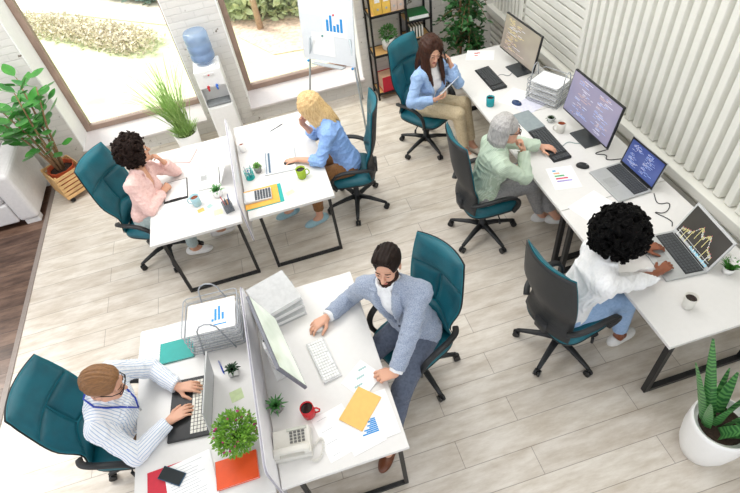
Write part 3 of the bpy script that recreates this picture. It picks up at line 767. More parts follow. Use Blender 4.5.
# ---- back left desk (woman in pink)
book('folder', 'pale pink folder lying open at the window end of the back left desk', 'folder', -1.07, 4.62, .29, .22, .008, R_(-22), PINKP)
sheet('folder', 'pink edged folder half under the white laptop on the back left desk', 'folder', -.78, 4.33, .24, .25, R_(-8), th=.004, base=PINKP)
laptop('white laptop at the right of the woman in pink, its lid against the screen', -.80, 4.12, R_(-92), .30, .21, .20, R_(118), WPLAS, KEYW, WPLAS, screen_mat('white_screen', 'e8ebee', e=.9), 5, (INK, CODEB), WPLAS)
t = thing('clipboard', 'black clip organiser with white sheets in front of the woman in pink', 'clipboard', (-1.125, 4.08, Z), R_(0))
m = MB(); m.box((0, 0, .002), (.225, .31, .004)); m.build('board', BPLAS, t, bevel=.001)
m = MB(); m.box((0, .01, .005), (.205, .27, .002)); m.build('paper', PAPER, t)
m = MB(); m.box((0, -.145, .009), (.11, .024, .012)); m.tube([(-.03, -.15, .016), (0, -.165, .02), (.03, -.15, .016)], .003); m.build('clip', BLACK, t)
sheet('document', 'white sheet under the clipboard at the edge of the back left desk', 'paper', -1.17, 3.86, .26, .19, R_(12), lines=(4, .8))
mug('mug', 'pale blue mug with brown drink on the back left desk', 'mug', -.93, 3.79, mat('pale_blue_glaze', 'a9cdd3', .25), TEA, .10, .037, .043, R_(170))
pot_plant('potted_aloe', 'small aloe in a white pot beside the pale blue mug', -.735, 3.84, Z, [(.035, 0), (.045, .02), (.043, .075)], WCER, rosette(22, .085, .02, 15, 85, 9), AGREEN)
t = thing('pen_holder', 'smoky square pen holder on the back left desk', 'pen holder', (-.655, 3.60, Z), R_(15))
m = MB()
for s in (-1, 1): m.box((s*.038, 0, .045), (.004, .08, .09)); m.box((0, s*.038, .045), (.072, .004, .09))
m.box((0, 0, .002), (.076, .076, .004)); m.build('box', mat('smoky_acrylic', '7a8187', .2, alpha=.55), t)
for k, (cc, lb, dx, dy) in enumerate((('c45a5a', 'red pen', -.02, .015), ('2d3138', 'black pen', .0, -.01), ('3a4f86', 'blue pen', .02, .02), ('c98b4a', 'orange pencil', .012, -.02))):
    p = MB(); p.cyl((dx*.5, dy*.5, 0), (dx*1.6, dy*1.6, .14), .0045, n=8); p.cyl((dx*1.6, dy*1.6, .14), (dx*1.66, dy*1.66, .15), .0045, .001, n=8)
    o = p.build('pen', mat('pen_'+cc, cc, .4), None, loc=(-.655, 3.60, Z+.005)); tag(o, lb+' standing in the smoky square pen holder', 'pen', 'pens in the smoky holder')
sheet('sticky_note', 'orange sticky note on the back left desk', 'sticky note', -.905, 3.70, .06, .05, R_(15), base=mat('orange_note', 'f1b765', .7))
sheet('sticky_note', 'pale yellow sticky note at the edge of the back left desk', 'sticky note', -.755, 3.615, .078, .075, R_(5), base=mat('yellow_note', 'eeeab4', .7))
sheet('sticky_note', 'small grey green sticky note between mug and pen holder', 'sticky note', -.825, 3.725, .05, .045, R_(40), base=mat('grey_note', 'a8c3bd', .7))

# ---- back right desk (blonde woman)
mug('paper_cup', 'white paper cup of tea near the screen on the back right desk', 'paper cup', -.44, 4.42, WCER, TEA, .10, .028, .04, handle=False, fill=.72)
pot_plant('potted_succulent', 'small light green succulent in a grey concrete pot on the back right desk', -.335, 4.03, Z, [(.03, 0), (.038, .065)], GREYPOT, bushball(130, .036, .018, .02, 4), mat('pale_succulent', '7fb65a', .5, var=.2))
t = thing('pen_cup', 'turquoise wire pen cup on the back right desk', 'pen holder', (-.42, 3.965, Z))
m = MB()
for z in (.003, .03, .06, .09): m.tube([(.04*math.cos(a), .04*math.sin(a), z) for a in [2*PI*i/20 for i in range(20)]], .0025, n=5, closed=True)
for k in range(20):
    a = 2*PI*k/20; m.tube([(.04*math.cos(a), .04*math.sin(a), .003), (.04*math.cos(a+.25), .04*math.sin(a+.25), .09)], .0015, n=4)
m.lathe([(.039, 0), (.039, .003)]); m.build('mesh', mat('turquoise_wire', '1fb3ac', .4), t)
for k, (cc, dx, dy, lb) in enumerate((('2a7f86', .02, .01, 'teal pen'), ('b9bdc0', -.018, .012, 'grey pen'), ('355a9c', .0, -.02, 'dark blue pen'))):
    p = MB(); p.cyl((dx*.4, dy*.4, 0), (dx*1.5, dy*1.5, .12), .0045, n=8); p.cyl((dx*1.5, dy*1.5, .12), (dx*1.55, dy*1.55, .13), .004, .001, n=8)
    tag(p.build('pen', mat('pen_'+cc, cc, .4), None, loc=(-.42, 3.965, Z+.005)), lb+' standing in the turquoise wire cup', 'pen', 'pens in the wire cup')
t = thing('tablet', 'white folding tablet keyboard under the blonde woman\'s hand', 'tablet', (-.115, 4.10, Z), R_(-5))
m = MB(); m.box((0, 0, .005), (.31, .36, .010)); m.build('base', mat('tablet_grey', 'c9cccf', .4), t, bevel=.003)
m = MB(); m.box((.035, .0, .0105), (.215, .33, .001)); m.build('panel', PAPER, t)
m = MB(); m.box((-.105, 0, .0107), (.018, .31, .001)); m.box((-.135, 0, .0107), (.006, .33, .001)); m.build('stripe', mat('dark_blue_stripe', '3f5f78', .4), t)
mouse('dark computer mouse under the blonde woman\'s hand', -.035, 4.02, R_(170), BPLAS)
mug('mug', 'lime green mug of coffee on the back right desk', 'mug', .045, 3.775, mat('lime_glaze', '9dbb2c', .25), COFFEE, .10, .04, .045, R_(-8), fill=.85)
sheet('folder', 'turquoise folder under the yellow one on the back right desk', 'folder', -.335, 3.645, .34, .26, R_(0), th=.004, base=TURQ)
sheet('folder', 'yellow folder under the calculator', 'folder', -.355, 3.65, .31, .255, R_(-1), z=Z+.004, th=.004, base=YEL)
t = thing('calculator', 'desk calculator with dark keys on the yellow folder', 'calculator', (-.385, 3.66, Z+.008), R_(-3))
m = MB(); m.box((0, 0, .011), (.25, .15, .022)); m.build('body', mat('calculator_grey', 'd6d8da', .4), t, bevel=.004)
m = MB()
for i in range(6):
    for j in range(5): m.box((-.015+i*.025, -.056+j*.027, .0245), (.019, .02, .007))
m.build('keys', mat('calculator_keys', '55595e', .5), t, bevel=.001)
m = MB(); m.box((-.08, 0, .0225), (.06, .125, .001)); m.build('display', mat('calculator_display', 'eef0ee', .2), t)
sheet('sticky_note', 'pale yellow sticky note on the back right desk beside the folders', 'sticky note', -.10, 3.61, .08, .055, R_(20), base=mat('yellow_note', 'eeeab4', .7))
pen('dark pen lying alone at the window end of the back right desk', -.06, 4.68, R_(30), .17, mat('dark_pen', '55565c', .4))
sheet('document', 'white sheet in front of the blonde woman at the window end', 'paper', -.15, 4.55, .32, .23, R_(28))
# ---- row of desks along the ribbed wall
CYR = lambda d: R_(d)
sheet('document', 'white sheet with small red charts at the far end of the wall desks', 'paper', 2.37, 5.06, .31, .22, R_(-28), marks=[(-.05, .04, .04, .022, mat('chart_red', 'e0706e', .6)), (-.045, -.012, .035, .02, mat('chart_red', 'e0706e')), (-.02, .05, .03, .02, mat('chart_red', 'e0706e'))])
keyboard('keyboard', 'black keyboard in front of the farthest monitor', 2.255, 4.54, .46, .16, R_(-90), BPLAS, KEYB, rows=6, cols=18, group='black keyboards')
monitor('farthest monitor, in front of the leafy tree, with brownish code screen', 2.60, 4.57, R_(-86), .66, .375, .13, .16, screen_mat('brown_reflection_screen', '8d837b', 'a39b88', .25), (CODEY, CODEW, CODEY, CODEO), 4, BLACK, mat('monitor_stand', '3a3e42', .4))  # brownish tone is a reflection painted into the screen colour
mug('mug', 'turquoise mug of black coffee at the front edge of the far wall desk', 'mug', 2.045, 4.09, mat('turquoise_glaze', '18959d', .25), COFFEE, .095, .04, rz=R_(80), fill=.85)
sheet('document', 'printed sheet behind the turquoise mug', 'paper', 2.335, 4.10, .24, .30, R_(-55), lines=(10, .8), group='sheets by the turquoise mug')
sheet('document', 'pale lilac sheet under the printed one, in front of the wire trays', 'paper', 2.39, 3.93, .22, .28, R_(-70), base=mat('lilac_paper', 'dcdcea', .7), z=Z+.0014)
mouse('blue black computer mouse beside the wire trays', 2.285, 4.0, R_(-60), mat('blue_black', '1d3a66', .3))
wire_tray('wire letter trays stacked with white sheets, between the two wall monitors', 2.60, 3.96, .34, .30, 4, .058, R_(-62))
for k in range(4):
    sheet('letter_sheet', ('white sheets in the top wire tray between the wall monitors', 'sheets in the second tray from the top between the wall monitors', 'sheets in the third tray from the top between the wall monitors', 'sheets in the bottom tray between the wall monitors')[k], 'paper', 2.60, 3.96, .30, .235, R_(-62), z=Z+.016+.058*(3-k), th=.006, lines=(3, .4), group='papers in the wall desk trays')
sheet('notebook', 'flat grey notebook behind the head of the grey-haired woman', 'notebook', 2.25, 3.69, .18, .30, R_(3), th=.010, base=mat('slate_cover', '8f9a9d', .5))
pot_plant('potted_succulent', 'round dark succulent in a small glass pot beside the white tea mug', 2.43, 3.595, Z, [(.025, 0), (.035, .015), (.037, .05)], mat('clear_pot', 'cfd3cf', .2, alpha=.8), rosette(34, .045, .022, 0, 85, 2), mat('succulent_olive', '4a6340', .5, var=.3))
mug('mug', 'cream mug of tea beside the small succulent on the wall desk', 'mug', 2.43, 3.42, IVORY, TEA, .10, .036, .041, rz=R_(165), fill=.86)
keyboard('keyboard', 'black keyboard under the hand of the grey-haired woman', 2.245, 3.285, .48, .165, R_(-91), BPLAS, KEYB, rows=6, cols=18, group='black keyboards')
monitor('wide monitor with purple grey code screen beside the tea mug', 2.585, 3.235, R_(-89), .68, .385, .13, .16, screen_mat('purple_screen', '7f7d98', '978fa2', .33), (CODEW, CODEB, CODEO), 9, BLACK, mat('monitor_stand', '3a3e42'), cols=2, x0=.16)
CHC = [('3aa6d8', .028), ('f0b387', .05), ('4fae6b', .08), ('d8446a', .10), ('a59bd6', .125)]
sheet('chart_sheet', 'white sheet with coloured horizontal bars on the wall desk', 'chart', 2.135, 2.845, .22, .28, R_(-12), marks=[(-.065+w_/2, .095-.034*k, w_, .017, mat('bar_'+c, c, .6)) for k, (c, w_) in enumerate(CHC)])
mouse('black computer mouse beside the coloured bar chart', 2.345, 2.905, R_(-40), BPLAS)
laptop('open silver laptop with a dark blue code screen against the wall', 2.50, 2.615, R_(-88), .40, .29, .255, R_(104), SILVER, KEYB, SILVER, screen_mat('blue_screen', '26326c', '4c5b8c', .6), 12, (CODEW, CODEB), BLACK, deck=mat('keyboard_deck', '2a2b2d', .5))
laptop('open silver laptop with a price chart in front of the curly-haired person', 2.365, 1.815, R_(-96), .41, .29, .275, R_(112), SILVER, KEYB, SILVER, screen_mat('dark_chart_screen', '33312f', '3d3b36', .7), 21, (mat('candle_yellow', 'd8cf8e', .4, emit=.8), mat('candle_white', 'd9d9d4', .4, emit=.8), mat('candle_red', 'c4606c', .4, emit=.7), mat('candle_cyan', '7fb9cc', .4, emit=.8)), mat('silver_bezel', 'cfd0d0', .4), chart=True, deck=mat('keyboard_deck', '2a2b2d'))
sheet('document', 'blank white sheet on the joint of the two nearer wall desks', 'paper', 2.16, 2.46, .30, .22, R_(18))
def snowdrops(t, z):
    q = random.Random(4); W = mat('white_petals', 'f3f3ee', .5)
    for k in range(9):
        a = q.random()*2*PI; r = q.uniform(.01, .05); b = MB()
        for j in range(5): b.leaf((r*math.cos(a), r*math.sin(a), z+.075+.02*q.random()), (math.cos(a+j*1.26), math.sin(a+j*1.26), .5), (0, 0, 1), .022, .015, seg=2)
        b.build('flower', W, t)
pot_plant('flowering_plant', 'small white flowers in a white pot beside the chart laptop', 2.61, 1.56, Z, [(.03, 0), (.042, .06)], WCER, lambda b, z: [b.leaf((.012*math.cos(k), .012*math.sin(k), z), (math.cos(k*2.4)*(.3+.5*(k % 5)/5), math.sin(k*2.4)*(.3+.5*(k % 5)/5), 1), (math.cos(k*2.4), math.sin(k*2.4), 0), .085, .012, bend=-.7, seg=4) for k in range(46)], mat('blade_green', '4fa038', .5, var=.2, scale=30), extra=snowdrops)
mug('paper_cup', 'cream paper cup of coffee at the near end of the wall desks', 'paper cup', 2.195, 1.415, IVORY, COFFEE, .105, .033, .042, handle=False, fill=.8)
def cable(label, pts, r=.0035, m_=BPLAS):
    Q = [V(p) for p in pts]
    for _ in range(3):
        N = [Q[0]]
        for i in range(len(Q)-1): N += [Q[i].lerp(Q[i+1], .25), Q[i].lerp(Q[i+1], .75)]
        Q = N+[Q[-1]]
    b = MB(); b.tube(Q, r, n=6); return tag(b.build('cable', m_), label, 'cable')
zc = Z+.004
cable('thin black cable looping on the desk between the two silver laptops', [(2.66, 2.40, zc), (2.60, 2.28, zc), (2.72, 2.27, zc), (2.60, 2.17, zc), (2.52, 2.24, zc), (2.60, 2.10, zc), (2.56, 2.05, zc)])
cable('black cable hanging below the purple grey monitor beside the blue laptop', [(2.66, 3.02, zc), (2.50, 3.02, zc), (2.62, 2.96, zc), (2.55, 2.90, zc), (2.70, 2.86, zc)], .004)
cable('grey green cable running from the keyboard to the purple grey monitor', [(2.34, 3.22, zc), (2.42, 3.26, zc), (2.46, 3.20, zc), (2.54, 3.18, zc)], .003, mat('grey_green_cable', '7c9a98', .5))
cable('short dark cable at the back desk edge behind the chart laptop', [(2.82, 1.98, zc), (2.79, 1.93, zc+.01), (2.80, 1.88, zc)], .004, mat('plum_cable', '4a2a44', .5))
cable('thin grey cable behind the keyboard of the farthest monitor', [(2.33, 4.55, zc), (2.40, 4.58, zc), (2.44, 4.50, zc), (2.50, 4.54, zc)], .003, mat('grey_cable', '8e9498', .5))

# ------------------------------------------------------------------ bookshelf
t = thing('bookshelf', 'open black steel bookshelf with wooden boards against the brick wall', 'bookshelf', (1.33, 5.86, 0))
posts = [(0, 0), (0, .26), (.44, 0), (.44, .26), (.75, 0), (.75, .26)]
for x, y in posts:
    m = MB(); m.box((x, y, .95), (.024, .024, 1.9)); m.build('post', BLACK, t)
for z in (.085, .60, 1.09, 1.55):
    m = MB(); m.box((.22, .13, z), (.43, .25, .018)); m.build('shelf_board', WOODS, t)
    m = MB(); m.box((.22, -.003, z), (.46, .018, .024)); m.box((.22, .263, z), (.46, .018, .024)); m.box((0, .13, z), (.018, .26, .024)); m.box((.44, .13, z), (.018, .26, .024)); m.build('shelf_rail', BLACK, t)
for z in (.42, .70, .93, 1.35):
    m = MB(); m.box((.595, .13, z), (.29, .25, .018)); m.build('shelf_board', WOODS, t)
    m = MB(); m.box((.595, -.003, z), (.32, .018, .024)); m.box((.595, .263, z), (.32, .018, .024)); m.box((.75, .13, z), (.018, .26, .024)); m.build('shelf_rail', BLACK, t)
zb = 1.10
for k, (c, lb, w_) in enumerate((('f2c65a', 'leftmost yellow binder on the upper bookshelf board', .10), ('f2c65a', 'yellow binder between another yellow one and the beige binders', .10), ('d8bfae', 'pale beige binder next to the yellow ones on the bookshelf', .075), ('d8bfae', 'rightmost pale beige binder on the bookshelf', .075))):
    x = 1.385+(.052, .158, .252, .333)[k]; h_ = .30
    b = thing('ring_binder', lb, 'binder', (x, 5.99, zb), 0, 'binders on the bookshelf'); mm = mat('binder_'+c, c, .5)
    m = MB(); m.box((-w_/2+.002, 0, h_/2), (.003, .22, h_)); m.box((w_/2-.002, 0, h_/2), (.003, .22, h_)); m.box((0, -.11, h_/2), (w_, .003, h_)); m.build('cover', mm, b)
    m = MB(); m.box((0, .01, h_/2), (w_-.01, .19, h_-.02)); m.build('pages', PAPER, b)
    m = MB(); m.box((0, -.1125, h_*.62), (w_*.6, .002, .10)); m.build('spine_label', PAPER, b)
    m = MB(); m.lathe([(.014, 0), (.014, .003)], (0, -.1115, h_*.2), 14, (0, -1, 0)); m.build('finger_ring', SILVER, b)
book('book', 'large green book lying on the upper narrow shelf', 'book', 1.935, 5.975, .25, .23, .05, R_(-3), mat('green_cover', '11612f', .5), z=.94)
book('book', 'pale book under the large green one on the narrow shelf', 'book', 1.93, 5.975, .245, .22, .0001+.02, R_(2), mat('cream_cover', 'd9d3bd', .6), z=.9392) if False else None
for k in range(5):
    b = thing('notebook', ('leftmost dark green notebook standing on the lower narrow shelf', 'second dark green notebook from the left on the lower narrow shelf', 'middle dark green notebook on the lower narrow shelf', 'fourth dark green notebook from the left on the lower narrow shelf', 'rightmost dark green notebook on the lower narrow shelf')[k], 'notebook', (1.83+.036*k, 5.98, .709), R_(0), 'notebooks on the lower narrow shelf')
    m = MB(); m.box((-.012, 0, .07), (.003, .18, .14)); m.box((.012, 0, .07), (.003, .18, .14)); m.box((0, .09, .07), (.026, .003, .14)); m.build('cover', mat('notebook_green', '15402c', .5), b)
    m = MB(); m.box((0, -.003, .07), (.019, .18, .136)); m.build('pages', PAPER2, b)
def ribs(b, z): bushball(260, .10, .04, .07, 6, wid=.5)(b, z)
t = pot_plant('potted_plant', 'leafy green plant in a ribbed white pot on the middle bookshelf board', 1.56, 5.985, .609, [(.07, 0), (.078, .02), (.082, .15)], WCER, ribs, mat('shelf_plant_green', '5f9f50', .5, var=.3, scale=25))
m = MB()
for k in range(22):
    a = 2*PI*k/22; m.tube([(.074*math.cos(a), .074*math.sin(a), .004), (.0835*math.cos(a), .0835*math.sin(a), .146)], .006, n=6)
m.build('pot_ribs', WCER, t)
t = thing('storage_box', 'red box with pale pages and a dark clasp on the lowest bookshelf board', 'box', (1.50, 5.965, .094), R_(4))
m = MB(); m.box((0, 0, .004), (.22, .20, .008)); m.box((0, -.098, .105), (.22, .005, .21)); m.box((0, .098, .105), (.22, .005, .21)); m.box((.108, 0, .105), (.004, .19, .21)); m.build('case', REDC, t, bevel=.002)
m = MB(); m.box((0, 0, .105), (.205, .185, .19)); m.build('pages', mat('tan_pages', 'cfa98c', .7), t)
m = MB(); m.box((.06, -.103, .15), (.014, .006, .05)); m.build('clasp', BLACK, t)

# ------------------------------------------------------------------ water cooler and its bottle
t = thing('water_cooler', 'tall white water cooler between the two windows', 'water cooler', (-.645, 5.93, 0))
m = MB(); m.box((0, 0, .27), (.31, .31, .54)); m.box((0, .075, .66), (.31, .16, .24)); m.box((0, 0, .89), (.31, .31, .22)); m.build('body', WPLAS, t, bevel=.014, segs=3)
m = MB(); m.box((-.15, -.04, .66), (.01, .2, .24)); m.box((.15, -.04, .66), (.01, .2, .24)); m.build('side_cheek', WPLAS, t)
m = MB(); m.box((0, -.157, .30), (.27, .006, .44)); m.build('door', WTRIM, t, bevel=.003)
m = MB(); m.box((0, -.08, .555), (.27, .15, .022)); m.box((0, -.08, .567), (.23, .11, .004)); m.build('drip_tray', mat('drip_tray_grey', '8b8f91', .4), t, bevel=.004)
for k, x in enumerate((-.05, .05)):
    m = MB(); m.cyl((x, -.155, .80), (x, -.185, .80), .016); m.cyl((x, -.18, .80), (x, -.18, .76), .011); tag(m.build('tap', mat(('tap_red', 'tap_blue')[k], ('c8323a', '3a6fc8')[k], .4), t), ('red tap', 'blue tap')[k])
m = MB(); m.box((0, -.158, .94), (.12, .006, .028)); m.mat(1).box((.0, -.162, .94), (.02, .003, .014)); m.build('indicator', [mat('indicator_panel', 'dcdad8', .4), mat('indicator_red', 'd8404a', .4)], t)
m = MB(); m.lathe([(.13, 1.0), (.13, 1.012), (.10, 1.02)], n=28); m.build('collar', WPLAS, t)
t = thing('water_bottle', 'blue clear water bottle upside down on the water cooler', 'water bottle', (-.645, 5.93, 1.02))
m = MB(); prof = [(.03, .0), (.06, .012), (.128, .05), (.135, .07), (.135, .12), (.126, .13), (.126, .14), (.135, .15), (.135, .22), (.126, .23), (.126, .24), (.135, .25), (.135, .33), (.12, .365), (.09, .372), (.06, .362), (.001, .36)]
m.lathe(prof, n=36, cap0=False, cap1=False); m.build('shell', milky('blue_clear_plastic', 'e2effd', 'cfe4fb', .40), t)
m = MB(); m.lathe([(.02, .004), (.055, .016), (.124, .054), (.13, .074), (.13, .12), (.121, .135), (.13, .152), (.13, .2), (.001, .2)], n=30, cap1=False); m.build('water', milky('water_blue', 'e6f1fd', 'c4def9', .30), t)

# ------------------------------------------------------------------ flip chart
B0 = V((.47, 5.70, .90)); B1 = V((.955, 5.20, .90))
xa = (B1-B0).normalized(); L_ = (B1-B0).length; nn = V((xa.y, -xa.x, 0)); 
if nn.y > 0: nn = -nn
up = (V((0, 0, 1))-nn*.16).normalized(); nb = xa.cross(up); nb = nb if nb.dot(nn) > 0 else -nb
FM = Matrix((xa, up, nb)).transposed()
fc = (B0+B1)/2
t = thing('flip_chart', 'grey flip chart easel standing before the right window', 'flip chart', (fc.x, fc.y, 0))
def FP(a, b, c=0): return B0+xa*a+up*b+nb*c-V((fc.x, fc.y, 0))
m = MB(); m.box(FP(L_/2, .5), (L_, 1.0, .018), M=FM); m.build('board', mat('whiteboard', 'dfe3e6', .3, var=.01), t)
m = MB(); m.tube([FP(0, 0), FP(L_, 0), FP(L_, 1.0), FP(0, 1.0)], .009, closed=True, n=8); m.build('board_frame', mat('board_frame_grey', 'c9ced1', .35, .3), t)
m = MB(); m.box(FP(L_/2, -.03, .03), (L_*.6, .012, .07), M=FM); m.build('pen_tray', mat('board_frame_grey', 'c9ced1'), t)
LG = mat('easel_grey', 'b3bcc0', .35, .4)
for a, b in ((FP(.06, .0, -.02), V((.40-fc.x, 6.0-fc.y, 0))), (FP(L_-.03, .0, -.02), V((.97-fc.x, 5.20-fc.y, 0)))):
    m = MB(); m.cyl(a+(a-b).normalized()*.3, b, .012); m.build('leg', LG, t)
m = MB(); m.cyl(FP(L_-.06, .3, -.05), V((1.13-fc.x, 6.0-fc.y, 0)), .011); m.build('rear_leg', LG, t)
for a in (.06, L_-.03):
    m = MB(); m.sphere(FP(a, -.02, .02), .016, 8); m.build('clamp_knob', BLUEC, t)
def pinned(name, label, a, b, w, h, marks, pinc):
    p = thing(name, label, 'paper', B0+xa*a+up*b+nb*.0105)
    m = MB(); m.box((0, 0, 0), (w, h, .002), M=FM); ms = [PAPER]
    for x, y, ww, hh, mm in marks:
        if mm not in ms: ms.append(mm)
        m.mat(ms.index(mm)).box(FM @ V((x, y, .0014)), (ww, hh, .0008), M=FM)
    m.build('page', ms, p)
    pm = MB(); pm.sphere(FM @ V((0, h/2-.025, .008)), .011, 8); pm.build('magnet', pinc, p)
pinned('chart_sheet', 'sheet with a blue bar chart pinned at the top of the flip chart', L_*.66, .42, .30, .25, [(-.09+.045*k, -.075+hh/2, .032, hh, BLUEC) for k, hh in enumerate((.12, .165, .065, .085, .14))], mat('magnet_red', 'd83a4a', .4))
pinned('document', 'plain sheet pinned lower on the flip chart with a green magnet', L_*.42, .19, .30, .24, [], mat('magnet_green', '157a72', .4))
pinned('document', 'plain sheet pinned at the very top left of the flip chart', L_*.25, .62, .28, .25, [], mat('magnet_blue', '3a6fc8', .4))

# ------------------------------------------------------------------ sofa end at the left wall
t = thing('sofa', 'pale grey upholstered sofa on the dark floor at the left edge', 'sofa', (-4.0, 5.6, 0))
def rbox(c, d, name, m_, bev=.03):
    b = MB(); b.box(c, d); return b.build(name, m_, t, bevel=bev, segs=3)
rbox((.94, .0, .37), (.22, .80, .62), 'armrest', SOFAM, .045); rbox((-.94, .0, .37), (.22, .80, .62), 'armrest', SOFAM, .045)
rbox((0, .30, .44), (1.65, .20, .74), 'backrest', SOFAM, .05); rbox((0, -.06, .19), (1.65, .66, .26), 'base', SOFAM, .02)
rbox((-.41, -.09, .40), (.81, .58, .16), 'seat_cushion', SOFAM, .05); rbox((.41, -.09, .40), (.81, .58, .16), 'seat_cushion', SOFAM, .05)
for x in (-.95, .95):
    for y in (-.33, .33): rbox((x, y, .03), (.16, .10, .06), 'foot', mat('sofa_foot', 'e4e2e0', .5), .006)

# ------------------------------------------------------------------ larger plants
q = random.Random(21)
t = thing('rubber_plant', 'tall rubber plant with round leaves in a slatted wooden planter', 'potted plant', (-2.60, 5.60, 0), R_(-55))
m = MB()
for k in range(6):
    z = .10+.052*k
    for s in (-1, 1): m.box((0, s*.165, z), (.36, .014, .036)); m.box((s*.175, 0, z), (.014, .316, .036))
for sx in (-1, 1):
    for sy in (-1, 1): m.box((sx*.158, sy*.148, .23), (.022, .022, .32))
m.box((0, 0, .075), (.33, .31, .014)); m.build('planter', SLATW, t, bevel=.002)
for sx in (-1, 1):
    for sy in (-1, 1):
        m = MB(); m.cyl((sx*.13, sy*.12, .03), (sx*.13, sy*.12, .068), .012); m.cyl((sx*.13-.012, sy*.12, .03), (sx*.13+.012, sy*.12, .03), .03); m.build('caster', BLACK, t)
m = MB(); m.lathe([(.12, .085), (.145, .36), (.155, .39), (.148, .39), (.135, .345), (.001, .345)], n=8, cap1=False, smooth=False); m.build('pot', TERRA, t)
m = MB(); m.lathe([(.136, .345), (.10, .352), (.001, .36)], n=24); m.build('soil', SOIL, t)
stems = []
for k in range(6):
    a = k*1.05; b = (.03*math.cos(a), .03*math.sin(a), .345)
    e = V((.24*math.cos(a)+q.uniform(-.05, .05), .24*math.sin(a)+q.uniform(-.05, .05), q.uniform(1.05, 1.6)))
    pts = [V(b), V(b).lerp(e, .5)+V((q.uniform(-.03, .03), q.uniform(-.03, .03), .06)), e]; stems.append(pts)
    m = MB(); m.tube([pts[0], pts[0].lerp(pts[1], .5), pts[1], pts[1].lerp(pts[2], .5), pts[2]], [.016, .014, .012, .009, .005], n=7); m.build('stem', mat('plant_stem', '9b7b58', .7, var=.2), t)
lf = MB()
for pts in stems:
    for k in range(18):
        f_ = .28+.72*k/17; p = pts[1].lerp(pts[2], f_*2-1) if f_ > .5 else pts[0].lerp(pts[1], f_*2)
        if f_ < .42 and k % 2: continue
        a = k*2.4+q.random(); el = q.uniform(-.15, .6); d = V((math.cos(a)*math.cos(el), math.sin(a)*math.cos(el), math.sin(el)))
        pl = q.uniform(.04, .12); c = p+d*pl; lf.tube([p, c], .003, n=4)
        L2 = q.uniform(.135, .20); lf.leaf(c, d, (q.uniform(-.3, .3), q.uniform(-.3, .3), 1), L2, L2*.62, bend=-.5, seg=6, fold=.12)
lf.build('foliage', GREEN4, t)

t = thing('grass_plant', 'tall thin grass in a white pot by the left window', 'potted plant', (-1.17, 5.86, 0))
m = MB(); m.lathe([(.11, 0), (.135, .05), (.15, .27), (.142, .27), (.135, .23), (.001, .23)], n=32, cap1=False); m.build('pot', WCER, t)
m = MB(); m.lathe([(.136, .225), (.08, .235), (.001, .24)], n=20); m.build('soil', SOIL, t)
lf = MB()
for k in range(170):
    a = q.random()*2*PI; r = .09*math.sqrt(q.random()); sp = q.uniform(0, .5); L2 = q.uniform(.4, .95)
    b_ = q.random()*2*PI
    lf.leaf((r*math.cos(a), r*math.sin(a), .23), (math.cos(b_)*sp*.6-.12, math.sin(b_)*sp*.6, 1), (math.cos(b_), math.sin(b_), .2), L2, .011, bend=-q.uniform(.1, .9), seg=6, fold=.1)
for k in range(120):
    a = q.random()*2*PI; r = .11*math.sqrt(q.random())
    lf.leaf((r*math.cos(a), r*math.sin(a), .235), (math.cos(a)*.6, math.sin(a)*.6, 1), (math.cos(a), math.sin(a), 0), q.uniform(.08, .2), .014, bend=-.6, seg=3)
lf.build('foliage', mat('grass_blade', 'a9c87a', .5, var=.2, scale=20, hex2='86ab58'), t)

t = thing('ficus_tree', 'leafy weeping fig tree in the corner behind the farthest desk', 'tree', (2.50, 5.70, 0))
m = MB(); m.lathe([(.14, 0), (.18, .30), (.17, .30), (.16, .26), (.001, .26)], n=28, cap1=False); m.build('pot', GREYPOT, t)
m = MB(); m.lathe([(.16, .255), (.1, .265), (.001, .27)], n=20); m.build('soil', SOIL, t)
m = MB(); m.tube([(0, 0, .25), (.02, .01, .6), (-.01, 0, 1.0), (.02, .02, 1.35), (.0, 0, 1.55)], [.03, .027, .024, .018, .010], n=8)
m.tube([(-.10, .03, .25), (-.09, .0, .7), (-.11, .0, 1.15), (-.2, -.05, 1.4)], [.02, .018, .014, .006], n=7)
lf = MB()
for k in range(64):
    z0 = q.uniform(.55, 1.5); a = q.uniform(.35*PI, 1.9*PI); ln = q.uniform(.22, .48)*(1 if math.cos(a) < .2 else .62); p0 = V((0, 0, z0)); d = V((math.cos(a)*(1 if math.cos(a) < 0 else .6), math.sin(a)*(.7 if math.sin(a) > 0 else .9), q.uniform(.1, .5)))
    P = [p0+d*ln*f_+V((0, 0, -.38*ln*f_*f_*1.6)) for f_ in (0, .35, .7, 1)]
    m.tube(P, [.007, .005, .004, .002], n=5)
    for j in range(24):
        f_ = q.uniform(.2, 1); i = min(2, int(f_*3)); p = P[i].lerp(P[i+1], f_*3-i)
        dd = V((q.uniform(-1, 1), q.uniform(-1, 1), q.uniform(-.9, .15))); lf.leaf(p, dd, (q.uniform(-.5, .5), q.uniform(-.5, .5), 1), q.uniform(.055, .085), .036, bend=-.4, seg=3)
m.build('trunk', BARK, t); lf.build('foliage', GREEN2, t)

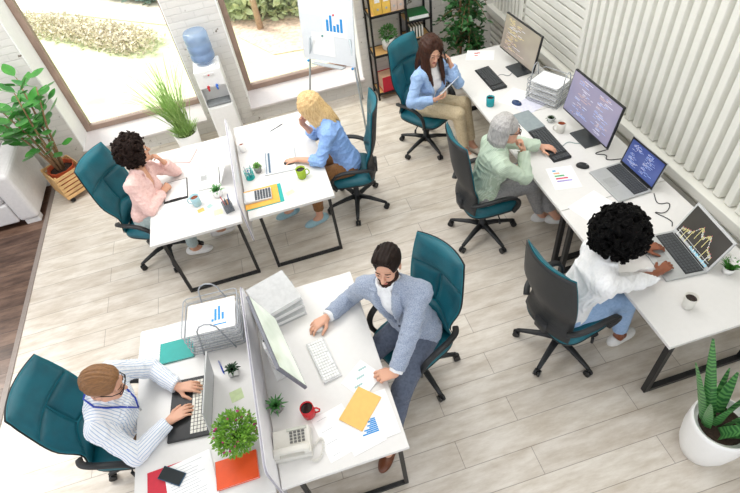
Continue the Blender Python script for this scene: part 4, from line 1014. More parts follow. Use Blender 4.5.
t = thing('snake_plant', 'tall snake plant in a rounded white pot at the lower right', 'potted plant', (2.075, .775, 0))
m = MB(); m.lathe([(.105, 0), (.12, .008), (.155, .12), (.175, .26), (.178, .40), (.172, .435), (.165, .437), (.160, .43), (.158, .39), (.001, .39)], n=40, cap1=False); m.build('pot', mat('satin_white', 'f0efec', .4, var=.01), t)
m = MB(); m.lathe([(.159, .385), (.1, .395), (.001, .40)], n=24); m.build('soil', SOIL, t)
sm = bpy.data.materials.new('snake_leaf'); sm.use_nodes = True; nt = sm.node_tree; b = nt.nodes['Principled BSDF']
tc = nt.nodes.new('ShaderNodeTexCoord'); wv = nt.nodes.new('ShaderNodeTexWave'); wv.bands_direction = 'Z'; wv.inputs['Scale'].default_value = 10; wv.inputs['Distortion'].default_value = 7; wv.inputs['Detail'].default_value = 3
rp = nt.nodes.new('ShaderNodeValToRGB'); rp.color_ramp.elements[0].color = lin('2c6433'); rp.color_ramp.elements[1].color = lin('5f9a55'); rp.color_ramp.elements[0].position = .35; rp.color_ramp.elements[1].position = .8
nt.links.new(tc.outputs['Object'], wv.inputs['Vector']); nt.links.new(wv.outputs['Fac'], rp.inputs['Fac']); nt.links.new(rp.outputs['Color'], b.inputs['Base Color']); b.inputs['Roughness'].default_value = .35
for k, (dx, dy, tx, ty, L2, W2, yaw) in enumerate(((-.09, .05, -.24, .24, .66, .055, 20), (-.05, .04, -.17, .27, .82, .072, 55), (.03, -.02, .35, -.15, .40, .085, 100), (.02, .07, .25, .28, .36, .07, 40), (-.05, -.05, .1, -.3, .34, .08, 140), (.06, .03, .45, .08, .42, .07, 80), (.0, -.08, .25, -.5, .36, .075, 110), (.08, -.05, .5, -.3, .34, .07, 30), (-.04, .0, -.05, .0, .30, .07, 70), (-.1, .02, -.25, .02, .42, .06, 20), (.05, .1, .3, .5, .3, .06, 70))):
    lf = MB(); a = R_(yaw); lf.leaf((dx, dy, .385), (tx, ty, 1), (math.cos(a), math.sin(a), 0), L2, W2, bend=.12, seg=10, tip=0, fold=.22); lf.build('leaf', sm, t)
# ------------------------------------------------------------------ people: smooth blended volumes turned into one surface each
def A3(*v): return np.array(v if len(v) > 1 else v[0], float)
def nrm(v): v = np.asarray(v, float); return v/max(1e-9, np.linalg.norm(v))
class Vol:
    def __init__(s, lo, hi, h):
        s.lo = np.asarray(lo, float); s.h = h; s.n = np.ceil((np.asarray(hi)-s.lo)/h).astype(int)+1
        s.d = np.full(s.n, .3, np.float32)
    def win(s, lo, hi, m):
        i0 = np.clip(np.floor((np.asarray(lo)-m-s.lo)/s.h).astype(int), 0, s.n); i1 = np.clip(np.ceil((np.asarray(hi)+m-s.lo)/s.h).astype(int)+1, 0, s.n)
        sl = tuple(slice(a, b) for a, b in zip(i0, i1))
        ax = [(s.lo[k]+s.h*np.arange(i0[k], i1[k])).astype(np.float32) for k in range(3)]
        return sl, (ax[0][:, None, None], ax[1][None, :, None], ax[2][None, None, :])
    def add(s, prim, k=.02):
        f, lo, hi = prim; sl, P = s.win(lo, hi, k+3.5*s.h)
        if min(s.d[sl].shape) == 0: return
        d = f(*P); a = s.d[sl]
        if k > 0:
            t = np.clip(.5+.5*(a-d)/k, 0, 1); s.d[sl] = a*(1-t)+d*t-k*t*(1-t)
        else: s.d[sl] = np.minimum(a, d)
    def cut(s, prim, k=.006):
        f, lo, hi = prim; sl, P = s.win(lo, hi, k+2*s.h)
        if min(s.d[sl].shape) == 0: return
        d = -f(*P); a = s.d[sl]; t = np.clip(.5-.5*(a-d)/max(k, 1e-6), 0, 1)
        s.d[sl] = a*(1-t)+d*t+k*t*(1-t)
    def keep(s, fn):
        """intersect with the half space fn(X,Y,Z) <= 0"""
        sl, P = s.win(s.lo, s.lo+s.h*s.n, 0); s.d[sl] = np.maximum(s.d[sl], fn(*P))
    def ripple(s, fn, band=.03):
        I = np.nonzero(np.abs(s.d) < band)
        X, Y, Z_ = [s.lo[k]+s.h*I[k] for k in range(3)]
        s.d[I] += fn(X, Y, Z_).astype(np.float32)
    def mesh(s, name, mats, parent, origin, pick=None, attr=None):
        d = s.d; n = s.n; neg = d < 0
        if not neg.any(): return None
        c = np.zeros(n-1, np.uint8)
        offs = [(i, j, k) for i in (0, 1) for j in (0, 1) for k in (0, 1)]
        for i, j, k in offs: c += neg[i:n[0]-1+i, j:n[1]-1+j, k:n[2]-1+k]
        idx = np.argwhere((c > 0) & (c < 8))
        vals = np.stack([d[idx[:, 0]+i, idx[:, 1]+j, idx[:, 2]+k] for i, j, k in offs], 1)
        acc = np.zeros((len(idx), 3)); cnt = np.zeros(len(idx))
        for a in range(8):
            for b in range(a+1, 8):
                oa, ob = np.array(offs[a]), np.array(offs[b])
                if np.abs(oa-ob).sum() != 1: continue
                va, vb = vals[:, a], vals[:, b]; mk = (va < 0) != (vb < 0)
                t = np.where(mk, va/np.where(mk, va-vb, 1), 0)
                acc += mk[:, None]*(oa+(ob-oa)*t[:, None]); cnt += mk
        pos = s.lo+s.h*(idx+acc/cnt[:, None])
        ids = np.full(n-1, -1, np.int32); ids[idx[:, 0], idx[:, 1], idx[:, 2]] = np.arange(len(idx))
        quads = []
        for ax in range(3):
            sl0 = [slice(1, -1)]*3; sl1 = [slice(1, -1)]*3; sl0[ax] = slice(0, n[ax]-1); sl1[ax] = slice(1, n[ax])
            ch = neg[tuple(sl0)] != neg[tuple(sl1)]; E_ = np.argwhere(ch)
            base = E_.copy(); u_, v_ = (ax+1) % 3, (ax+2) % 3
            base[:, u_] += 1; base[:, v_] += 1
            first = neg[base[:, 0], base[:, 1], base[:, 2]]
            q_ = []
            for du, dv in ((-1, -1), (0, -1), (0, 0), (-1, 0)):
                cc = base.copy(); cc[:, u_] += du; cc[:, v_] += dv; q_.append(ids[cc[:, 0], cc[:, 1], cc[:, 2]])
            q_ = np.stack(q_, 1); q_[~first] = q_[~first][:, ::-1]; quads.append(q_)
        Q = np.concatenate(quads); Q = Q[(Q >= 0).all(1)]
        me = bpy.data.meshes.new(name); V_ = (pos-np.asarray(origin)).astype(np.float32)
        me.vertices.add(len(V_)); me.vertices.foreach_set('co', V_.ravel())
        me.loops.add(len(Q)*4); me.loops.foreach_set('vertex_index', Q.ravel().astype(np.int32))
        me.polygons.add(len(Q)); me.polygons.foreach_set('loop_start', np.arange(len(Q), dtype=np.int32)*4)
        me.update(calc_edges=True); me.polygons.foreach_set('use_smooth', np.ones(len(Q), bool))
        ms = mats if isinstance(mats, (list, tuple)) else [mats]
        for m_ in ms: me.materials.append(m_)
        if pick is not None:
            ctr = pos[Q].mean(1); me.polygons.foreach_set('material_index', pick(ctr).astype(np.int32))
        if attr is not None:
            at = me.attributes.new('stripe', 'FLOAT', 'POINT'); at.data.foreach_set('value', attr(pos).astype(np.float32))
        me.validate(); me.update()
        o = bpy.data.objects.new(name, me); COL.objects.link(o); o.parent = parent
        return o
def rc(a, b, r1, r2, flat=None, caps=None):
    """tapered round bar from a to b; flat=(dir, s) squeezes it along dir; caps=(t0,t1) trims it square"""
    a = A3(a); b = A3(b); ba = b-a; L2 = max(1e-9, ba @ ba); R = max(r1, r2)
    lo = np.minimum(a, b)-R; hi = np.maximum(a, b)+R
    def f(X, Y, Z_):
        px, py, pz = X-a[0], Y-a[1], Z_-a[2]
        t0 = (px*ba[0]+py*ba[1]+pz*ba[2])/L2; t = np.clip(t0, 0, 1)
        qx, qy, qz = px-t*ba[0], py-t*ba[1], pz-t*ba[2]
        if flat is not None:
            n_, s_ = flat; k = qx*n_[0]+qy*n_[1]+qz*n_[2]; g = 1/s_-1
            qx, qy, qz = qx+n_[0]*k*g, qy+n_[1]*k*g, qz+n_[2]*k*g
        d = np.sqrt(qx*qx+qy*qy+qz*qz)-(r1+(r2-r1)*t)
        if flat is not None: d = d*(.5+.5*flat[1])
        if caps is not None:
            L_ = math.sqrt(L2)
            if caps[1] is not None: d = np.maximum(d, (t0-caps[1])*L_)
            if caps[0] is not None: d = np.maximum(d, (caps[0]-t0)*L_)
        return d
    return f, lo, hi
def ell(c, R, rad):
    """ellipsoid; R rows are its axes"""
    c = A3(c); R = np.asarray(R, float); rad = A3(rad); m_ = max(rad)
    def f(X, Y, Z_):
        p = (X-c[0], Y-c[1], Z_-c[2]); k0 = 0; k1 = 0
        for i in range(3):
            q_ = (p[0]*R[i][0]+p[1]*R[i][1]+p[2]*R[i][2])/rad[i]; k0 = k0+q_*q_; k1 = k1+(q_/rad[i])**2
        k0 = np.sqrt(k0); k1 = np.sqrt(k1); return k0*(k0-1)/np.maximum(k1, 1e-4)
    return f, c-m_, c+m_
def folds(seed, amp, fr=22):
    q = np.random.RandomState(seed); D = q.normal(size=(6, 3)); D /= np.linalg.norm(D, axis=1)[:, None]; ph = q.uniform(0, 6, 6)
    def f(X, Y, Z_):
        wx = .02*np.sin(17*Y+ph[0])+.02*np.sin(23*Z_+ph[1]); o = 0
        for i in range(6):
            s_ = np.sin(fr*(.8+.5*i/3)*(D[i, 0]*(X+wx)+D[i, 1]*(Y-wx)+D[i, 2]*(Z_+wx)*1.3)*1.6+ph[i]); o = o+(1-np.abs(s_))**2*.9-.3
        return -amp*o/2.2
    return f
def ik(S, W, l1, l2, pole):
    S, W = A3(S), A3(W); d = W-S; L_ = np.linalg.norm(d); Lc = min(L_, (l1+l2)*.998); u_ = d/L_
    if L_ > Lc: l1, l2 = l1*L_/Lc, l2*L_/Lc; Lc = L_*.998
    a = (l1*l1-l2*l2+Lc*Lc)/(2*Lc); h_ = math.sqrt(max(0, l1*l1-a*a)); p = A3(pole)-u_*(A3(pole) @ u_)
    return S+u_*a+nrm(p)*h_
def hand(W, u_, n_, right, sc=1, curl=(20, 25, 15), thumb=(.55, .75, .25), spread=6, curls=None, thumb2=None):
    """palm and five fingers from the wrist W: u_ towards the fingers, n_ out of the palm"""
    W = A3(W); u_ = nrm(u_); n_ = A3(n_); n_ = nrm(n_-u_*(n_ @ u_)); s_ = np.cross(u_, n_) if right else np.cross(n_, u_)
    P = []; tips = []
    for k, (of, ln, fl) in enumerate(((.030, .090, .072), (.010, .094, .080), (-.010, .088, .074), (-.029, .080, .058))):
        m0 = W+(u_*.012+s_*of*.55)*sc; m1 = W+(u_*ln+s_*of)*sc
        P.append((rc(m0, m1, .0135*sc, .0115*sc), .012))
        cv = curls[k] if curls else curl; ang = 0; sp = R_(spread)*(1.5-k)/1.5
        ub = u_*math.cos(sp)+s_*math.sin(sp); p = m1; r_ = (.0098 if k < 3 else .0085)*sc
        for j, (fr_, cdeg) in enumerate(zip((.46, .31, .25), cv)):
            ang += R_(cdeg); d = ub*math.cos(ang)+n_*math.sin(ang); e = p+d*fl*fr_*sc
            P.append((rc(p, e, r_, r_*.92), .004)); p = e; r_ *= .92
        tips.append(p)
    b = W+(u_*.018+s_*.020+n_*.006)*sc
    d1 = nrm(u_*thumb[0]+s_*thumb[1]+n_*thumb[2]); e1 = b+d1*.046*sc
    t2 = thumb2 or (.85, .35, .25); d2 = nrm(u_*t2[0]+s_*t2[1]+n_*t2[2]); e2 = e1+d2*.032*sc; e3 = e2+nrm(d2+n_*.15)*.024*sc
    P += [(rc(b, e1, .0155*sc, .0125*sc), .012), (rc(e1, e2, .0118*sc, .0105*sc), .004), (rc(e2, e3, .0105*sc, .0088*sc), .004)]
    return P
def hair_strip(f_, up_, r_, c, seed, amp=.0022):
    q = np.random.RandomState(seed); ph = q.uniform(0, 6, 4)
    def fn(X, Y, Z_):
        a = (X-c[0])*r_[0]+(Y-c[1])*r_[1]+(Z_-c[2])*r_[2]; b = (X-c[0])*f_[0]+(Y-c[1])*f_[1]+(Z_-c[2])*f_[2]; z = (X-c[0])*up_[0]+(Y-c[1])*up_[1]+(Z_-c[2])*up_[2]
        w_ = .004*np.sin(30*b+ph[0])+.004*np.sin(35*z+ph[1])
        return amp*(np.sin(260*(a+w_)+ph[2])+.6*np.sin(430*(a+w_*.7)+25*b+ph[3]))
    return fn
def skin_mat(name, c, lip):
    m = mat(name, c, .5, var=.03, scale=12); b = m.node_tree.nodes['Principled BSDF']
    b.inputs['Subsurface Weight'].default_value = .08; b.inputs['Subsurface Radius'].default_value = (.012, .005, .003); b.inputs['Subsurface Scale'].default_value = 1
    return [m, mat(name+'_lips', lip, .4)]
def stripe_mat(name, a, b_, period, duty, rough=.8):
    m = bpy.data.materials.new(name); m.use_nodes = True; nt = m.node_tree; b = nt.nodes['Principled BSDF']; L = nt.links.new
    at = nt.nodes.new('ShaderNodeAttribute'); at.attribute_name = 'stripe'
    ml = nt.nodes.new('ShaderNodeMath'); ml.operation = 'MULTIPLY'; ml.inputs[1].default_value = 2*PI/period; L(at.outputs['Fac'], ml.inputs[0])
    sn = nt.nodes.new('ShaderNodeMath'); sn.operation = 'SINE'; L(ml.outputs[0], sn.inputs[0])
    r = nt.nodes.new('ShaderNodeValToRGB'); r.color_ramp.elements[0].color = lin(a); r.color_ramp.elements[1].color = lin(b_); r.color_ramp.elements[0].position = duty; r.color_ramp.elements[1].position = min(1, duty+.15)
    L(sn.outputs[0], r.inputs['Fac']); L(r.outputs['Color'], b.inputs['Base Color']); b.inputs['Roughness'].default_value = rough
    MATS[name] = m; return m
UPZ = A3(0, 0, 1)
def person(S):
    """build one seated figure from joint positions in metres"""
    P = A3(S['pelvis']); M = A3(S['chest']); rt = nrm(S['right']); org = A3(P[0], P[1], 0); fem = S.get('fem', False); sw = S.get('sw', .18 if not fem else .158)
    th = thing('person', S['label'], 'person', tuple(org), 0, None)
    t_ = nrm(M-P); rt = nrm(rt-t_*(rt @ t_)); fw = np.cross(t_, rt)
    if S.get('prt') is not None: prt = nrm(S['prt'])
    else: prt = rt
    prt = nrm(prt*A3(1, 1, 0)); pf = np.cross(UPZ, prt)
    g = S.get('girth', 1.0)*(.92 if fem else 1)
    shR = M+rt*sw; shL = M-rt*sw
    la, lf_ = S.get('arm', (.29, .255)); ll, lc = S.get('leg', (.43, .42))
    wR, wL = A3(S['wrR']), A3(S['wrL'])
    elR = ik(shR, wR, la, lf_, S.get('poleR', rt*.6-UPZ)); elL = ik(shL, wL, la, lf_, S.get('poleL', -rt*.6-UPZ))
    hipR = P+prt*.085; hipL = P-prt*.085
    anR, anL = A3(S['anR']), A3(S['anL'])
    knR = A3(S['knR']) if 'knR' in S else ik(hipR, anR, ll, lc, pf*1.0+UPZ*.6); knL = A3(S['knL']) if 'knL' in S else ik(hipL, anL, ll, lc, pf*1.0+UPZ*.6)
    hc = A3(S['head']); hf = nrm(S['hf']); hu = nrm(A3(S.get('hu', (0, 0, 1)))-hf*(A3(S.get('hu', (0, 0, 1))) @ hf)); hr = np.cross(hf, hu)
    HR = [hr, hf, hu]; hs = S.get('hs', .97 if fem else 1.03)
    H = lambda a, b, c_: hc+(hr*a+hf*b+hu*c_)*hs
    pts = np.array([P, M, wR, wL, elR, elL, knR, knL, anR, anL, hc, hc+hu*.16, hc-hf*.16, P-pf*.16, shR, shL]); lo = pts.min(0)-.24; hi = pts.max(0)+.24; lo[2] = max(lo[2], -.02)
    skin = S['skin']
    # ---------------- body
    v = Vol(lo, hi, S.get('vox', .005))
    TR = [rt, fw, t_]; PR = [prt, pf, UPZ]
    def torso(vol, o, k):
        vol.add(ell(P+UPZ*.03, PR, (.165*g+o, .125*g+o, .13+o)), k)
        vol.add(ell(P+t_*.20, TR, (.138*g+o, .108*g+o, .15+o)), k+.03)
        vol.add(ell(M-t_*.10+fw*.005, TR, (.150*g+o+(.008 if not fem else -.004), .112*g+o, .16+o)), k+.03)
        vol.add(rc(shR-t_*.030, shL-t_*.030, .052*g+o, .052*g+o), k+.03)
        for sh_ in (shR, shL): vol.add(rc(M+t_*.048-fw*.012, sh_*.75+M*.25+t_*.012, .040+o*.8, .036+o*.8), k+.02)
        vol.add(rc(M+t_*.015, M-t_*.04, .058+o*.5, .10+o*.8), k+.02)
        if fem:
            for s_ in (-1, 1): vol.add(ell(M-t_*.15+fw*.075+rt*.07*s_, TR, (.06+o, .055+o, .06+o)), k+.02)
    torso(v, 0, .02)
    ar = S.get('armr', .88 if fem else 1.0)
    for a, e, w_ in ((shR, elR, wR), (shL, elL, wL)):
        v.add(rc(a-t_*.012, e, .046*ar, .040*ar), .03); v.add(rc(e, w_, .040*ar, .0265*ar), .012)
        v.add(rc(e+(w_-e)*.25, e+(w_-e)*.4, .041*ar, .036*ar), .02)
    for h_, k_, a in ((hipR, knR, anR), (hipL, knL, anL)):
        v.add(rc(h_, k_, .078*g, .052), .03); v.add(rc(k_, a, .050, .034), .015); v.add(rc(k_+(a-k_)*.25-pf*.012, k_+(a-k_)*.45-pf*.012, .05, .042), .03)
        v.add(rc(a, a+nrm(S.get('toe', pf))*.06-UPZ*.03, .034, .03), .02)
    # neck and head
    nb = M+t_*.03; nt_ = H(0, -.022, -.075)
    v.add(rc(nb, nt_, .053 if not fem else .045, .050 if not fem else .042), .022)
    v.add(ell(H(0, -.012, .028), HR, A3(.074, .096, .088)*hs), .01)
    v.add(ell(H(0, .030, -.045), HR, A3(.057, .062, .078)*hs), .03)
    v.add(ell(H(0, .071, -.100), HR, A3(.024, .020, .020)*hs), .03)
    v.add(rc(H(-.05, .02, -.07), H(0, .07, -.10), .020, .018), .03); v.add(rc(H(.05, .02, -.07), H(0, .07, -.10), .020, .018), .03)
    for s_ in (-1, 1):
        v.add(ell(H(.036*s_, .066, -.030), HR, A3(.022, .018, .020)*hs), .02)
        v.cut(ell(H(.031*s_, .097, .002), HR, A3(.019, .015, .012)*hs), .010)
        if S.get('lids', True): v.add(ell(H(.031*s_, .084, .0075), HR, A3(.017, .0115, .0065)*hs), .003)
        v.add(rc(H(.012*s_, .090, .019), H(.046*s_, .078, .018), .006, .005), .012)
        v.add(ell(H(.078*s_, -.010, -.012), [hr, hf, hu], A3(.008, .020, .032)*hs), .006); v.cut(ell(H(.087*s_, -.006, -.010), HR, A3(.006, .010, .018)*hs), .004)
    v.add(rc(H(0, .090, .008), H(0, .116, -.034), .008, .0115), .010)
    v.add(ell(H(.010, .100, -.038), HR, A3(.010, .010, .008)*hs), .006); v.add(ell(H(-.010, .100, -.038), HR, A3(.010, .010, .008)*hs), .006)
    lipA, lipB = H(0, .0935, -.0635), H(0, .0915, -.0735)
    v.add(ell(lipA, HR, A3(.022, .008, .0045)*hs), .004); v.add(ell(lipB, HR, A3(.019, .009, .0055)*hs), .004)
    for (w_, key, right) in ((wR, 'hR', True), (wL, 'hL', False)):
        kw = dict(S[key]); sc = kw.pop('sc', .90 if fem else 1.0)
        for pr, k in hand(w_, kw.pop('u'), kw.pop('n'), right, sc, **kw): v.add(pr, k)
    def pick(c):
        q_ = c-hc; a = q_ @ hr; b = q_ @ hf; z = q_ @ hu
        return ((np.abs(a) < .023*hs) & (b > .082*hs) & (z > -.081*hs) & (z < -.0585*hs) & ((a/(.023*hs))**2+((z+.069*hs)/(.0115*hs))**2 < 1)).astype(int)
    v.mesh('body', skin, th, org, pick); del v
    # eyes, lashes, brows
    dark = S.get('brow', mat('dark_brown_brow', '21130c', .6, spec=.2))
    for s_ in (-1, 1):
        e = MB(); rot_ = Matrix([list(hr), list(hf), list(hu)]).transposed()
        cpos = V(tuple(H(.031*s_, .0785, -.001)-org)); e.sphere(cpos, .0115*hs, 12)
        iris = cpos+V(tuple((hf*.0105-hu*.002)*hs)); e.mat(1).sphere(iris, (.0058, .0058, .0058), 8)
        e.build('eye', [mat('eye_white', 'e9e4de', .25), mat('eye_iris', '2b1c14', .2)], th)
        bw = .7 if fem else 1
        b = MB(); b.tube([tuple(H(.014*s_, .0955, .0235)-org), tuple(H(.031*s_, .0955, .0275)-org), tuple(H(.050*s_, .083, .0225)-org)], [.0028*bw, .0034*bw, .002*bw], n=6); b.build('eyebrow', dark, th)
        if S.get('lids', True):
            l = MB(); l.tube([tuple(H(.018*s_, .094, .0015)-org), tuple(H(.031*s_, .0975, .0025)-org), tuple(H(.044*s_, .089, .0005)-org)], [.0010, .0015, .0009], n=6); l.build('eyelashes', mat('lashes', '20130d', .6), th)
    # ---------------- trousers and shoes
    tv = Vol(lo, hi, .0065); o = S.get('to', .012)
    tv.add(ell(P+UPZ*.01, PR, (.158*g+o, .118*g+o, .115+o)), .02)
    cuff = S.get('cuff', .86)
    for h_, k_, a in ((hipR, knR, anR), (hipL, knL, anL)):
        tv.add(rc(h_, k_, .083*g+o, .060+o), .035)
        tv.add(rc(k_, a, .060+o, S.get('hem', .044)+o*.5, caps=(None, cuff)), .02)
    tv.ripple(folds(S['seed']+3, .005, 20)); tv.keep(lambda X, Y, Z_: (Z_-(P[2]+.11))+0*X+0*Y)
    tv.mesh('trousers', S['trousers'], th, org); del tv
    toes = (nrm(S.get('toeR', S.get('toe', pf))), nrm(S.get('toeL', S.get('toe', pf))))
    for a, td in zip((anR, anL), toes):
        td = nrm(td*A3(1, 1, S.get('toez', 0))); sd = np.cross(UPZ, td); b0 = a-UPZ*.045
        sv = Vol(a-.26, a+.26, .0055)
        sv.add(ell(b0+td*.045+UPZ*.002, [sd, td, UPZ], (.045, .135, .030)), .01); sv.add(ell(b0-td*.03+UPZ*.025, [sd, td, UPZ], (.040, .058, .045)), .03); sv.add(ell(b0+td*.10+UPZ*.004, [sd, td, UPZ], (.044, .070, .030)), .02)
        zb = b0[2]-.026
        sv.keep(lambda X, Y, Z_: (zb-Z_)+0*X+0*Y); sv.cut(rc(a+UPZ*.02, a+UPZ*.2, .040, .045), .006)
        sv.mesh('shoe', [S['shoe'], S.get('sole', S['shoe'])], th, org, lambda c: (c[:, 2] < zb+.014).astype(int)); del sv
    # ---------------- tops
    def segcoord(pos):
        """stripe coordinate: around sleeves, across the torso"""
        best = np.full(len(pos), 9.); val = (pos-M) @ rt
        dt = np.abs((pos-M) @ rt); tors = np.maximum(0, np.linalg.norm((pos-M)-np.outer((pos-M) @ t_, t_), axis=1)-.16)
        best = tors+.02
        for a, e in ((shR, elR), (elR, wR), (shL, elL), (elL, wL)):
            ax = nrm(e-a); q_ = pos-a; tt = np.clip(q_ @ ax, 0, np.linalg.norm(e-a)); rad = q_-np.outer(tt, ax); dd = np.linalg.norm(rad, axis=1)-.04
            rf = nrm(np.cross(ax, fw+.3*UPZ)); rf2 = np.cross(ax, rf); ang = np.arctan2(rad @ rf, rad @ rf2)*.055
            mk = dd < best; val = np.where(mk, ang, val); best = np.where(mk, dd, best)
        return val
    def top(name, o, material, neck=.066, vdepth=0, vwid=.05, sleeve=.93, sl_o=None, hem=.0, fold=.007, collar=None, open_=None, lapel=False, attr=None, seed=0, arms=True, cuffr=.012):
        tv = Vol(lo, hi, .0055); torso(tv, o, .02); so = o if sl_o is None else sl_o
        if arms:
            for a, e, w_ in ((shR, elR, wR), (shL, elL, wL)):
                tv.add(rc(a-t_*.014, e, .047*ar+so+.002, .044*ar+so+.003), .035)
                if sleeve > 0: tv.add(rc(e, w_, .044*ar+so+.003, .029*ar+so*.6+cuffr, caps=(None, sleeve)), .012)
        tv.ripple(folds(S['seed']+seed, fold, 21))
        hz = P+t_*hem
        tv.keep(lambda X, Y, Z_: -((X-hz[0])*t_[0]+(Y-hz[1])*t_[1]+(Z_-hz[2])*t_[2]))
        if lapel:
            vd0, vw0 = open_
            def lap(X, Y, Z_):
                q0, q1, q2 = X-M[0], Y-M[1], Z_-M[2]
                a = np.abs(q0*rt[0]+q1*rt[1]+q2*rt[2]); z = q0*t_[0]+q1*t_[1]+q2*t_[2]; w_ = q0*fw[0]+q1*fw[1]+q2*fw[2]
                e = np.maximum(0, vw0*(z+vd0)/(vd0+.03)); inb = (z > -vd0-.01) & (z < .06) & (w_ > .0) & (a < e+.012+.05*np.clip((z+vd0)/vd0, 0, 1))
                return np.where(inb, -.009, 0)
            tv.ripple(lap, .02)
        if collar:
            cr, cth, ctl = collar; ring_n = nrm(t_*.9+hf*0-fw*.25); cc = M+t_*(.070)+fw*.006
            for k in range(16):
                a0, a1 = 2*PI*k/16+.2, 2*PI*(k+1)/16+.2
                x_ = rt; y_ = np.cross(ring_n, x_)
                pa = cc+(x_*math.cos(a0)+y_*math.sin(a0))*cr; pb = cc+(x_*math.cos(a1)+y_*math.sin(a1))*cr
                fr = ((pa+pb)/2-cc) @ fw
                if ctl == 'back' and fr > .01: continue
                if ctl is True and (abs(((pa+pb)/2-cc) @ rt) < .020) and fr > 0: continue
                hgt = S.get('chgt', .032)*(1-max(0, fr)/cr*.7)
                for f_ in (0, .5, 1): tv.add(rc(pa+ring_n*(hgt*f_-.012), pb+ring_n*(hgt*f_-.012), cth, cth), .004)
            if ctl is True:
                for s_ in (-1, 1): tv.add(rc(cc+rt*.035*s_+fw*(cr*.92), cc+rt*.055*s_+fw*(cr+.022)-t_*.05, .012, .006, flat=(fw, .6)), .006)
        if neck and not collar: tv.cut(rc(M-t_*.0+fw*.004, nt_+hu*.12, neck, neck+.004), .004)
        if neck and collar: tv.cut(rc(M+fw*.004, nt_+hu*.12, collar[0]-collar[1]*.75, collar[0]-collar[1]*.6), .003)
        if vdepth:
            tv.cut(rc(M+t_*.06+fw*.10, M-t_*vdepth+fw*.150, vwid, .012), .006)
        if open_:
            vd, vw = open_
            def opening(X, Y, Z_):
                q0, q1, q2 = X-M[0], Y-M[1], Z_-M[2]
                a = np.abs(q0*rt[0]+q1*rt[1]+q2*rt[2]); z = q0*t_[0]+q1*t_[1]+q2*t_[2]; w_ = q0*fw[0]+q1*fw[1]+q2*fw[2]
                e = vw*(z+vd)/(vd+.03); return np.maximum.reduce([(a-e)*.95, -(z+vd)+0*a, .0-w_+0*a])
            tv.keep(lambda X, Y, Z_: -opening(X, Y, Z_))
        r_ = tv.mesh(name, material, th, org, attr=segcoord if attr else None); del tv; return r_
    def lapels(o, material, vd, vw):
        """folded lapels and pocket welt laid on the blazer front"""
        from mathutils.bvhtree import BVHTree
        tree = BVHTree.FromPolygons([v_.co.copy() for v_ in o.data.vertices], [tuple(p_.vertices) for p_ in o.data.polygons])
        def hit(a, z, off):
            q0 = M+rt*a+t_*z+fw*.5-org; h_ = tree.ray_cast(V(tuple(q0)), V(tuple(-fw)))
            return None if h_[0] is None else h_[0]+h_[1]*off
        for s_ in (-1, 1):
            rows = []
            for k in range(13):
                f = k/12; z = -vd+.01+(vd+.045)*f; e = vw*max(0, (z+vd)/(vd+.03))+.006; w_ = .072*min(1, f*1.7) if f < .72 else (.050 if f < .80 else .062-.02*(f-.8)/.2)
                r_ = [hit(s_*(e+w_*u_), z-.012*u_*(f > .6), .0055+.004*u_*(1-u_)*4) for u_ in (0, .33, .66, 1)]
                if all(x is not None for x in r_): rows.append(r_)
            if len(rows) < 4: continue
            b = MB(); n_ = 4; fs = []
            for j in range(len(rows)-1):
                for i in range(3): a = j*n_+i; fs.append((a, a+1, a+n_+1, a+n_) if s_ > 0 else (a, a+n_, a+n_+1, a+1))
            b.add([p_ for r_ in rows for p_ in r_], fs, True); ob = b.build('lapel', material, o.parent); md = ob.modifiers.new('thick', 'SOLIDIFY'); md.thickness = .009; md.offset = 1
        w = [hit(-(.085+.018*i), -.115+.006*i, .003) for i in range(4)]
        if all(x is not None for x in w): b = MB(); b.tube(w, 1, flat=(.012, .004)); b.build('pocket_welt', material, o.parent)
        bt = hit(.004, -vd-.035, .003)
        if bt is not None: b = MB(); b.sphere(bt, (.009, .009, .009), 8); b.build('button', mat('blazer_button', '4b505c', .4), o.parent)
    for T in S['tops']:
        o_ = top(**T)
        if T.get('lapel'): lapels(o_, T['material'], *T['open_'])
    # ---------------- hair
    hv = Vol(hc-.46, hc+.34, .0055); kind = S['hair']; q = random.Random(S['seed'])
    def R3(a, b, c_): return H(a, b, c_)
    if kind == 'short':
        ho = S.get('hair_o', .014)
        hv.add(ell(H(0, -.016, .036), HR, (A3(.076, .096, .086)+ho)*hs), .0)
        hv.add(ell(H(.01, .030, .100), HR, A3(.056, .050, .028)*hs), .03)
        for s_ in (-1, 1): hv.cut(ell(H(.082*s_, .048, -.045), HR, A3(.030, .042, .052)*hs), .010)
        for k in range(S.get('tousle', 0)):
            hv.add(ell(H(q.uniform(-.05, .055), q.uniform(-.03, .068), q.uniform(.108, .122)), HR, A3(q.uniform(.010, .016), q.uniform(.016, .028), .012)), .014)
        hv.ripple(hair_strip(hf, hu, hr, hc, S['seed']))
        hv.cut(ell(H(0, .128, -.002), HR, A3(.094, .078, .106)*hs), .012)
        hv.cut(ell(H(0, .03, -.115), HR, A3(.12, .075, .115)*hs), .012)
        hv.cut(ell(H(.085, .0, -.03), HR, A3(.014, .024, .036)*hs), .008); hv.cut(ell(H(-.085, .0, -.03), HR, A3(.014, .024, .036)*hs), .008)
        hv.keep(lambda X, Y, Z_: -(((X-hc[0])*hu[0]+(Y-hc[1])*hu[1]+(Z_-hc[2])*hu[2])+.075*hs))
    elif kind == 'long':
        Lh = S['hair_len']; sag = A3(S.get('sag', (0, 0, -1))); part = S.get('part', .015); hw = S.get('hair_w', 0)
        hv.add(ell(H(0, -.020, .034), HR, A3(.086+hw, .104, .094)*hs), .0)
